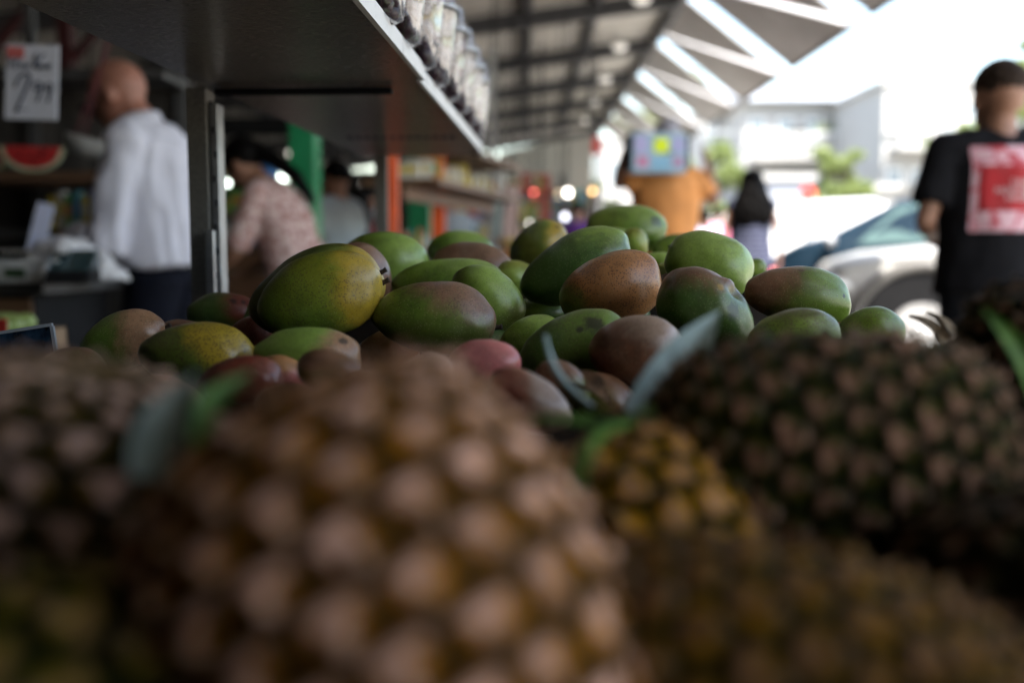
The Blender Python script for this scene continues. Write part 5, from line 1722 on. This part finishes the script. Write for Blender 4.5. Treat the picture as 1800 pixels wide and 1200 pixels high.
# hanging cloth bags / garments as bright verticals
for i, (px, py, w_, h_, c_, lab) in enumerate(((880, 350, .10, .5, (.75, .75, .72), 'white hanging bag bundle at the right end of the orange rack'),
                                   (898, 372, .14, .42, (.6, .45, .42), 'pale rose hanging bag beside the white bundle'),
                                   (870, 385, .10, .3, (.35, .5, .5), 'pale teal hanging bag below the rack shelf'),
                                   (1050, 358, .16, .42, (.85, .85, .85), 'bright white hanging cloth under the far awnings'),
                                   (1046, 256, .22, .26, (.75, .08, .06), 'red hanging banner near the roof edge at the far end'))):
    d = 8.0 if px < 1000 else 15.5
    q = P(px, py, d)
    t = thing('hanging_cloth', lab, 'cloth', q, R(10))
    g = MB()
    vs, fs = [], []
    for j in range(9):
        for k in range(13):
            x = (k / 12 - .5) * w_; z = h_ / 2 - h_ * j / 8
            vs.append((x * (1 + .1 * math.sin(j)), .018 * math.sin(k * 1.3 + j * .4), z))
    for j in range(8):
        for k in range(12):
            a = j * 13 + k
            fs.append((a, a + 13, a + 14, a + 1))
    m0 = len(vs)
    g.add(vs + [(x, y + .008, z) for x, y, z in vs], fs + [tuple(m0 + u for u in reversed(f)) for f in fs])
    g.obj('cloth', mat('cloth %d' % i, c_, .8), t, smooth=True)
    MB().tube([(0, 0, h_ / 2), (0, 0, rz_(q.x) - q.z - .02)], .006, 6).obj('cord', M_black, t)
# white canvas fascia
m_cv, n, b, out = new_mat('off white canvas')
b.inputs['Base Color'].default_value = (.90, .90, .86, 1)
b.inputs['Roughness'].default_value = .8
tl = n.nodes.new('ShaderNodeBsdfTranslucent'); tl.inputs[0].default_value = (.9, .9, .86, 1)
mx = n.nodes.new('ShaderNodeMixShader'); mx.inputs[0].default_value = .35
n.links.new(b.outputs[0], mx.inputs[1]); n.links.new(tl.outputs[0], mx.inputs[2]); n.links.new(mx.outputs[0], out.inputs[0])
a, b_ = P(878, 300, 17.5), P(1040, 286, 14.5)
can = thing('canvas_screen', 'long off white canvas screen hanging under the far end of the roof', 'screen', (0, 0, 0))
vs, fs = [], []
nx = 24
for i in range(nx + 1):
    f = i / nx
    x = a.x + (b_.x - a.x) * f; y = a.y + (b_.y - a.y) * f + .01 * math.sin(f * 19)
    top = P(878 + 162 * f, 268 - 30 * f, 17.5 - 3.0 * f).z
    bot = P(878 + 162 * f, 318 + 16 * f, 17.5 - 3.0 * f).z
    vs += [(x, y, top), (x, y, bot), (x, y + .02, top), (x, y + .02, bot)]
for i in range(nx):
    o_ = i * 4
    fs += [(o_, o_ + 1, o_ + 5, o_ + 4), (o_ + 2, o_ + 6, o_ + 7, o_ + 3), (o_, o_ + 4, o_ + 6, o_ + 2), (o_ + 1, o_ + 3, o_ + 7, o_ + 5)]
g = MB(); g.add(vs, fs)
g.obj('canvas', m_cv, can, smooth=False)
for f in (0.02, .5, .98):
    x = a.x + (b_.x - a.x) * f; y = a.y + (b_.y - a.y) * f
    MB().tube([(x, y + .05, 0), (x, y + .05, rz_(x) - .05)], .025, 8).obj('pole', M_dgrey, can)

# ------------------------------------------------------------------ cars
M_tyre = mat('tyre rubber', (.018, .018, .018), .85)
M_rim = mat('alloy rim', (.45, .45, .46), .3, .7)
M_win = mat('car window glass', (.10, .16, .16), .06, var=.1)
M_red = mat('red tail lens', (.55, .03, .02), .25)
M_clear = mat('clear lamp lens', (.75, .75, .72), .15)
def car(loc, rz, st, paint, label, wx, wr, width=1.76, flare=None, win=None, tail='red', cat='car', seed=0, mirror=True):
    """st: list of stations (x, bottom, belt, top, cabin 0..1); nose at low x. wx: wheel x positions"""
    t = thing('parked_car', label, cat, loc, rz, 'cars parked along the kerb')
    hw = width / 2
    vs, fs = [], []
    ring = None
    for (x, zb, zm, zt_, cab, wk) in st:
        w0 = hw * wk
        tp = w0 * (1 - .22 * cab) - .03
        half = [(w0 * .82, zb), (w0 * .98, zb + .10), (w0, (zb + zm) / 2), (w0 * .985, zm - .04), (w0 * .955, zm), (tp + (w0 * .955 - tp) * .5 * cab, zm + (zt_ - zm) * .5), (tp * .95, zt_ - .035), (tp * .78, zt_)]
        rg = [(x, -y, z) for y, z in half] + [(x, y, z) for y, z in reversed(half)]
        vs += rg
        ring = len(rg)
    for i in range(len(st) - 1):
        for k in range(ring):
            a_ = i * ring + k; b2 = i * ring + (k + 1) % ring
            fs.append((a_, b2, b2 + ring, a_ + ring))
    fs.append(tuple(range(ring - 1, -1, -1))); fs.append(tuple(range((len(st) - 1) * ring, len(st) * ring)))
    g = MB(); g.add(vs, fs)
    body = g.obj('body', paint, t, smooth=True)
    md = body.modifiers.new('es', 'EDGE_SPLIT'); md.split_angle = R(38)
    # windows: side panes between stations with cab>0
    cabs = [s_ for s_ in st if s_[4] > 0]
    x0, x1 = cabs[0][0], cabs[-1][0]
    def top_at(x):
        for s0, s1 in zip(st[:-1], st[1:]):
            if s0[0] <= x <= s1[0]:
                f = (x - s0[0]) / (s1[0] - s0[0])
                return [s0[q] + (s1[q] - s0[q]) * f for q in range(6)]
        return st[-1]
    def side_pt(x, f, sy):
        _, zb, zm, zt_, cab, wk = top_at(x)
        w0 = hw * wk; tp = w0 * (1 - .22 * cab) - .03
        y = w0 * .955 + (tp * .95 - w0 * .955) * f
        z = zm + (zt_ - .035 - zm) * f
        return (x, sy * (y + .012), z)
    for (xa, xb, ta, tb_) in (win or []):
        for sy in (-1, 1):
            n_ = 6
            pts0 = [side_pt(xa + (xb - xa) * i / n_, .06, sy) for i in range(n_ + 1)]
            pts1 = [side_pt(xa + ta + (xb + tb_ - xa - ta) * i / n_, .90, sy) for i in range(n_ + 1)]
            g = MB(); g.add(pts0 + pts1, [(i, i + 1, i + n_ + 2, i + n_ + 1) for i in range(n_)])
            g.obj('side_window', M_win, t)
    # windscreens
    for (xa, xb) in ((st[[i for i, s_ in enumerate(st) if s_[4] > 0][0] - 1][0], cabs[0][0] + .0),):
        A, B = top_at(xa), top_at(cabs[0][0])
    for wxk in wx:
        for sy in (-1, 1):
            y = sy * (hw - .10)
            MX = Matrix.Rotation(R(90), 3, 'X')
            g = MB().lathe([(wr * 1.24, -.16), (wr * 1.24, .165)], (wxk, sy * (hw - .155), wr + .03), 30, M=MX)
            g.obj('wheel_arch', M_black, t)
            wh = MB().lathe([(wr * .60, -.10), (wr * .92, -.105), (wr, -.07), (wr, .07), (wr * .92, .105), (wr * .60, .10)], (wxk, y, wr), 30, M=MX).obj('wheel', M_tyre, t, smooth=True)
            g = MB().lathe([(wr * .64, 0), (wr * .60, .03), (wr * .2, .02), (wr * .12, .04)], (wxk, y + sy * .095, wr), 20, M=Matrix.Rotation(R(-90 * sy), 3, 'X'))
            for k in range(5):
                a = 2 * math.pi * k / 5
                g.bar((wxk + wr * .12 * math.cos(a), y + sy * .125, wr + wr * .12 * math.sin(a)), (wxk + wr * .6 * math.cos(a), y + sy * .120, wr + wr * .6 * math.sin(a)), .05, .02)
            g.obj('rim', M_rim, wh)
            if flare:
                g = MB().tube([(wxk + wr * 1.24 * math.cos(a), sy * (hw + .005), wr + .03 + wr * 1.24 * math.sin(a)) for a in [math.pi * k / 18 for k in range(19)]], .045, 8)
                g.obj('wheel_flare', flare, t, smooth=True)
    # lamps, bumper, mirror
    s0, s1 = st[0], st[1]
    for sy in (-1, 1):
        g = MB().ball((s1[0] * .6 + s0[0] * .4, sy * hw * .80, s1[2] - .10), (.16, .12, .075), 14, 8)
        g.obj('headlight', M_red if tail == 'red' else M_clear, t, smooth=True)
        if mirror:
            xm = cabs[0][0] + .10
            zz = top_at(xm)[2]
            MB().ball((xm, sy * (hw + .09), zz + .06), (.06, .11, .075), 12, 8).obj('mirror', M_rim if seed else paint, t, smooth=True)
    MB().box((st[0][0] - .01, 0, st[0][1] + .12), (.08, width * .8, .16)).obj('bumper', M_dgrey, t, bevel=.02)
    return t
M_blue = mat('slate blue car paint', (.008, .022, .038), .45, .0, var=.08)
M_wcar = mat('white car paint', (.80, .80, .80), .25, var=.03)
M_blue.node_tree.nodes['Principled BSDF'].inputs['Specular IOR Level'].default_value = .22
M_silv = mat('warm silver car paint', (.42, .41, .39), .4, .0, var=.02)
GZ = -.10
# stations: x, bottom, belt, top, cab, widthscale
st_h = [(0, .30, .66, .74, 0, .70), (.10, .22, .74, .82, 0, .86), (.45, .20, .86, .94, 0, .97), (.95, .20, .94, 1.02, 0, 1), (1.18, .20, .96, 1.06, .15, 1),
        (1.75, .20, .97, 1.42, 1, 1), (2.3, .20, .97, 1.50, 1, 1), (3.0, .20, .98, 1.47, 1, 1), (3.6, .22, 1.0, 1.36, 1, .98), (3.95, .25, .96, 1.05, .3, .92), (4.02, .35, .85, .92, 0, .8)]
q = P(1392, 470, 11.8)
st_b = [(0, .35, .78, .86, 0, .70), (.10, .28, .92, 1.02, 0, .86), (.40, .26, 1.06, 1.17, 0, .97), (.72, .26, 1.12, 1.24, .1, 1), (1.0, .26, 1.14, 1.40, .7, 1),
        (1.45, .26, 1.14, 1.64, 1, 1), (2.1, .26, 1.14, 1.76, 1, 1), (3.0, .26, 1.15, 1.74, 1, 1), (3.7, .28, 1.15, 1.60, 1, .98), (4.1, .3, 1.1, 1.25, .3, .92), (4.2, .4, 1.0, 1.08, 0, .8)]
car((q.x, q.y + .7, GZ), R(-27), st_b, M_blue, 'slate blue hatchback parked nose-in beside the white four wheel drive', (.62, 3.25), .34,
    win=[(1.08, 2.05, .40, .0), (2.12, 3.4, 0, -.08)], tail='red', seed=1)
st_4 = [(0, .42, .88, .96, 0, .78), (.08, .34, .98, 1.06, 0, .90), (.40, .32, 1.06, 1.16, 0, .98), (1.0, .32, 1.12, 1.22, 0, 1), (1.25, .32, 1.13, 1.24, .15, 1),
        (1.75, .32, 1.14, 1.70, 1, 1), (2.3, .32, 1.14, 1.80, 1, 1), (3.6, .32, 1.14, 1.78, 1, 1), (4.4, .34, 1.13, 1.68, 1, .98), (4.6, .4, 1.1, 1.25, .2, .95)]
st_4 = [(a_, b2 * .93, c_ * .92, d_ * .93, e_, f_) for a_, b2, c_, d_, e_, f_ in st_4]
q = P(1502, 520, 7.9)
car((q.x, q.y + .9, GZ), R(-10), st_4, M_silv, 'white four wheel drive with grey wheel arch flares, behind the man in black', (.66, 3.6), .42, width=1.86, flare=mat('grey plastic flare', (.10, .095, .09), .6),
    win=[(1.62, 2.4, .22, 0), (2.48, 3.4, 0, 0), (3.48, 4.3, 0, -.1)], tail='clear', seed=1)
# white ute with canopy
st_u = [(0, .45, .85, .95, 0, .8), (.1, .36, .95, 1.05, 0, .92), (.9, .36, 1.05, 1.14, 0, 1), (1.2, .36, 1.08, 1.2, .15, 1), (1.7, .36, 1.08, 1.68, 1, 1), (2.9, .36, 1.08, 1.74, 1, 1), (3.05, .36, 1.08, 1.74, .6, 1),
        (3.1, .36, 1.08, 1.90, .25, 1), (4.9, .36, 1.08, 1.98, .25, 1), (5.15, .40, 1.06, 1.88, .3, .98), (5.25, .45, 1.0, 1.2, .2, .95)]
q = P(1548, 450, 18.0)
ut = car((q.x - 5.2, q.y + .6, GZ), R(-6), st_u, M_wcar, 'white ute with a tall canopy parked beyond the blue hatchback', (.85, 4.0), .37, width=1.85, win=[(1.5, 2.2, .25, 0), (2.26, 2.9, 0, 0)], tail='clear')
for k in range(6):
    MB().box((3.9 + k * .12, -.93 - .014, 1.46), (.07, .006, .13)).obj('faded_lettering', mat('faded grey lettering', (.55, .56, .58), .6), ut)
q = P(1440, 420, 15.2)
car((q.x, q.y, GZ), R(-16), st_h, M_wcar, 'white hatchback between the blue hatchback and the white ute', (.78, 3.25), .31, win=[(1.5, 2.3, .3, 0), (2.36, 3.35, 0, -.08)], tail='clear')

# ------------------------------------------------------------------ trees
m_fol, n, b, out = new_mat('sunlit leaves')
co = ocoord(n)
n.links.new(mixc(n, rng(n, ntex(n, co, 1.6, 4, .6), .3, .7), (0.12, 0.16, 0.045), (0.26, 0.31, 0.10)), b.inputs['Base Color'])
b.inputs['Roughness'].default_value = .55
tl = n.nodes.new('ShaderNodeBsdfTranslucent'); tl.inputs[0].default_value = (.32, .38, .16, 1)
mx = n.nodes.new('ShaderNodeMixShader'); mx.inputs[0].default_value = .4
n.links.new(b.outputs[0], mx.inputs[1]); n.links.new(tl.outputs[0], mx.inputs[2]); n.links.new(mx.outputs[0], out.inputs[0])
M_bark = mat('bark', (.16, .12, .09), .9, var=.4, scale=12, bump=.5)
def tree(px, d, ztop, crown_r, nleaf, label, seed, zlow=None, lsz=.13):
    q = P(px, 400, d)
    rn = np.random.RandomState(seed)
    t = thing('tree', label, 'tree', (q.x, q.y, GZ), 0, 'trees along the street')
    h = ztop - GZ
    g = MB()
    zl = zlow if zlow is not None else h * .35
    g.tube([(0, 0, 0), (.05, .02, h * .3), (.0, .1, h * .6), (.05, 0, h * .85)], [.16, .12, .08, .03], 10)
    blobs = []
    for k in range(13):
        a = rn.rand() * 6.28; rr = crown_r * rn.uniform(.2, .85); z = zl + (h - zl) * rn.uniform(.12, .9)
        c_ = np.array([rr * math.cos(a), rr * math.sin(a), z]); blobs.append((c_, crown_r * rn.uniform(.28, .48)))
        g.tube([(0, .03, z * .6), tuple(c_ * .6 + np.array([0, 0, z * .25])), tuple(c_)], [.06, .035, .012], 6)
    g.obj('trunk', M_bark, t, smooth=True)
    c = np.array([blobs[i][0] for i in rn.randint(0, len(blobs), nleaf)])
    idx = rn.randint(0, len(blobs), nleaf)
    c = np.array([blobs[i][0] for i in idx]); rad = np.array([blobs[i][1] for i in idx])[:, None]
    dv = rn.normal(size=(nleaf, 3)); dv /= np.linalg.norm(dv, axis=1)[:, None]
    pos = c + dv * rad * (rn.rand(nleaf, 1) ** .45) * np.array([1, 1, .8])
    u = rn.normal(size=(nleaf, 3)); u /= np.linalg.norm(u, axis=1)[:, None]
    w2 = np.cross(u, rn.normal(size=(nleaf, 3))); w2 /= np.linalg.norm(w2, axis=1)[:, None]
    s = lsz * rn.uniform(.6, 1.3, (nleaf, 1))
    V4 = np.stack([pos - u * s, pos + w2 * s * .45, pos + u * s, pos - w2 * s * .45], 1).reshape(-1, 3)
    g = MB(); g.v = V4.tolist(); g.f = [(4 * i, 4 * i + 1, 4 * i + 2, 4 * i + 3) for i in range(nleaf)]
    g.obj('crown', m_fol, t)
    return t
tree(1235, 24, 3.9, 1.15, 2600, 'small green tree right behind the man in orange', 1, zlow=.5)
tree(1160, 34, 7.5, 1.6, 2600, 'pale green tree seen behind the far awnings above the carried box', 2)
tree(1085, 26, 2.8, 1.2, 2200, 'low green tree left of the man in orange', 3, zlow=.3)
tree(1488, 24, 2.7, .62, 2200, 'leafy green shrub tree behind the white ute', 4, zlow=.3)
tree(1440, 23, 2.6, .6, 1400, 'narrow green tree left of the leafy one behind the ute', 5, zlow=.4)
tree(1672, 27, 4.6, .8, 1300, 'thin crowned tree left of the head of the man in black', 6, zlow=2.0)
tree(1800, 24, 6.3, .8, 1500, 'tree top behind the head of the man in black at the right edge', 7, zlow=3.6)
tree(1470, 36, 4.6, .8, 1200, 'small tree on the terrace of the white building', 8, zlow=3.2)

# ------------------------------------------------------------------ buildings over the road
M_roofg = mat('grey roof sheet', (.30, .32, .35), .6, var=.1)
M_bwin = mat('dark window glass', (.03, .035, .04), .1)
M_pale = mat('pale grey render', (.30, .32, .37), .8, var=.06)
def building(xa, xb, d, ptop, wall_m, label, rows, cols, roof=None, depth=9, win_m=None, balcony=True):
    A, B = P(xa, 300, d), P(xb, 300, d)
    z1 = P((xa + xb) / 2, ptop, d).z
    y = (A.y + B.y) / 2
    wd = B.x - A.x; h = z1 - GZ
    t = thing('white_building', label, 'building', ((A.x + B.x) / 2, y, GZ))
    t.name = 'street_building'
    MB().box((0, depth / 2, h / 2), (wd, depth, h)).obj('walls', wall_m, t)
    if roof == 'gable':
        MB().prism([(-wd / 2 - .4, -.6, h + .002), (-wd / 2 - .4, depth + .6, h + .002), (-wd / 2 - .4, depth / 2, h + 1.3)], (0, 0, 0), (wd + .8, 0, 0)).obj('roof', M_roofg, t)
    else:
        MB().box((0, depth / 2, h + .10), (wd + .3, depth + .3, .2)).obj('parapet', M_wall, t)
    sh_ = h / rows
    for r_ in range(rows):
        for c_ in range(cols):
            x = -wd / 2 + wd * (c_ + .5) / cols
            ww = wd / cols * .45; hh = sh_ * .38
            z = sh_ * (r_ + .5)
            w_ = MB().box((x, -.02, z), (ww + .16, .06, hh + .16)).obj('window', M_white, t)
            MB().box((x, -.056, z), (ww, .02, hh)).obj('pane', win_m or M_bwin, w_)
            MB().box((x, -.10, z - hh / 2 - .11), (ww + .3, .16, .06)).obj('sill', M_wall, w_)
        if balcony and r_ > 0:
            MB().box((0, -.55, sh_ * r_), (wd * .9, 1.1, .15)).obj('balcony', M_wall, t)
            g = MB()
            for k in range(int(wd * .9 / .25)):
                g.box((-wd * .45 + .1 + k * .25, -1.05, sh_ * r_ + .55), (.04, .04, .9))
            g.box((0, -1.05, sh_ * r_ + 1.02), (wd * .9, .06, .06))
            g.obj('railing', M_white, t)
    return t
M_lwin = mat('pale window glass', (.20, .25, .28), .3)
building(1305, 1500, 42, 182, M_wall, 'wide white building with a grey gable roof behind the ute', 3, 4, 'gable', win_m=M_lwin)
building(1550, 1770, 36, 152, M_wall, 'tall white flat roofed building behind the man in black', 3, 5, None, win_m=M_lwin)
building(1232, 1292, 46, 200, M_wall, 'narrow pale tower block right of the far awnings', 4, 2, None, win_m=M_lwin, balcony=False)
building(1330, 1425, 30, 318, M_pale, 'low grey slatted building behind the red road sign', 1, 3, None, win_m=M_lwin, balcony=False, depth=5)
building(1545, 1720, 28, 335, M_wall, 'low white shopfront behind the blue hatchback', 1, 4, None, win_m=M_lwin, balcony=False, depth=5)
building(1500, 1560, 60, 172, M_pale, 'pale grey block between the two large white buildings', 4, 2, 'gable', win_m=M_lwin, balcony=False)
building(1060, 1230, 62, 250, M_wall, 'distant white building seen below the far awnings', 2, 4, None, win_m=M_lwin)
# dark recess window with greenery seen on the wide building
q = P(1408, 230, 41.2)
t = thing('terrace_planter', 'green planter beside a dark opening on the wide white building', 'planter', (q.x, q.y, q.z))
MB().box((-.1, .3, 0), (.9, .1, .34)).obj('dark_opening', M_bwin, t)
MB().box((1.0, .2, -.12), (.8, .25, .12)).obj('planter_box', M_roofg, t)
g = MB()
for k in range(140):
    c_ = Vector((.65 + random.random() * .7, .2 + random.uniform(-.1, .1), -.02 + random.random() * .3)); a = random.random() * 6.28
    g.add([c_ + Vector((.06 * math.cos(a), 0, .06 * math.sin(a))), c_ + Vector((-.03 * math.sin(a), .03, .03 * math.cos(a))), c_ - Vector((.06 * math.cos(a), 0, .06 * math.sin(a)))], [(0, 1, 2)])
g.obj('foliage', m_fol, t)
# round red road sign on a pole, and street poles
q = P(1420, 340, 15.2)
t = thing('road_sign', 'round red road sign on a thin pole above the white ute', 'road sign', (q.x, q.y, GZ))
MB().lathe([(.12, -.008), (.12, .008)], (0, 0, q.z - GZ), 24, M=Matrix.Rotation(R(90), 3, 'X')).obj('disc', mat('sign red', (.75, .06, .05), .4), t)
MB().tube([(0, .03, 0), (0, .03, q.z - GZ + .1)], .025, 8).obj('pole', M_steel, t)
q = P(1131, 353, 13)
t = thing('red_lamp', 'small round red reflector on a post above the topmost mango', 'reflector', (q.x, q.y, -.0))
MB().ball((0, 0, q.z), (.07, .03, .07)).obj('reflector', glow((1, .08, .08), .8), t, smooth=True)  # red glow is emission put into the reflector's own surface
MB().tube([(0, .03, 0), (0, .03, q.z + .05)], .02, 8).obj('post', M_dgrey, t)
for px, d, ptop, lab in ((1625, 40, 20, 'tall thin street pole rising left of the man in black'), (1248, 30, 215, 'slim white street pole right of the man in orange')):
    q = P(px, ptop, d)
    t = thing('street_pole', lab, 'pole', (q.x, q.y, GZ))
    MB().tube([(0, 0, 0), (0, 0, q.z - GZ)], [.09, .05], 10).obj('pole', M_steel, t)
    MB().bar((-.7, 0, q.z - GZ - .3), (.7, 0, q.z - GZ - .3), .07).obj('cross_arm', M_steel, t)
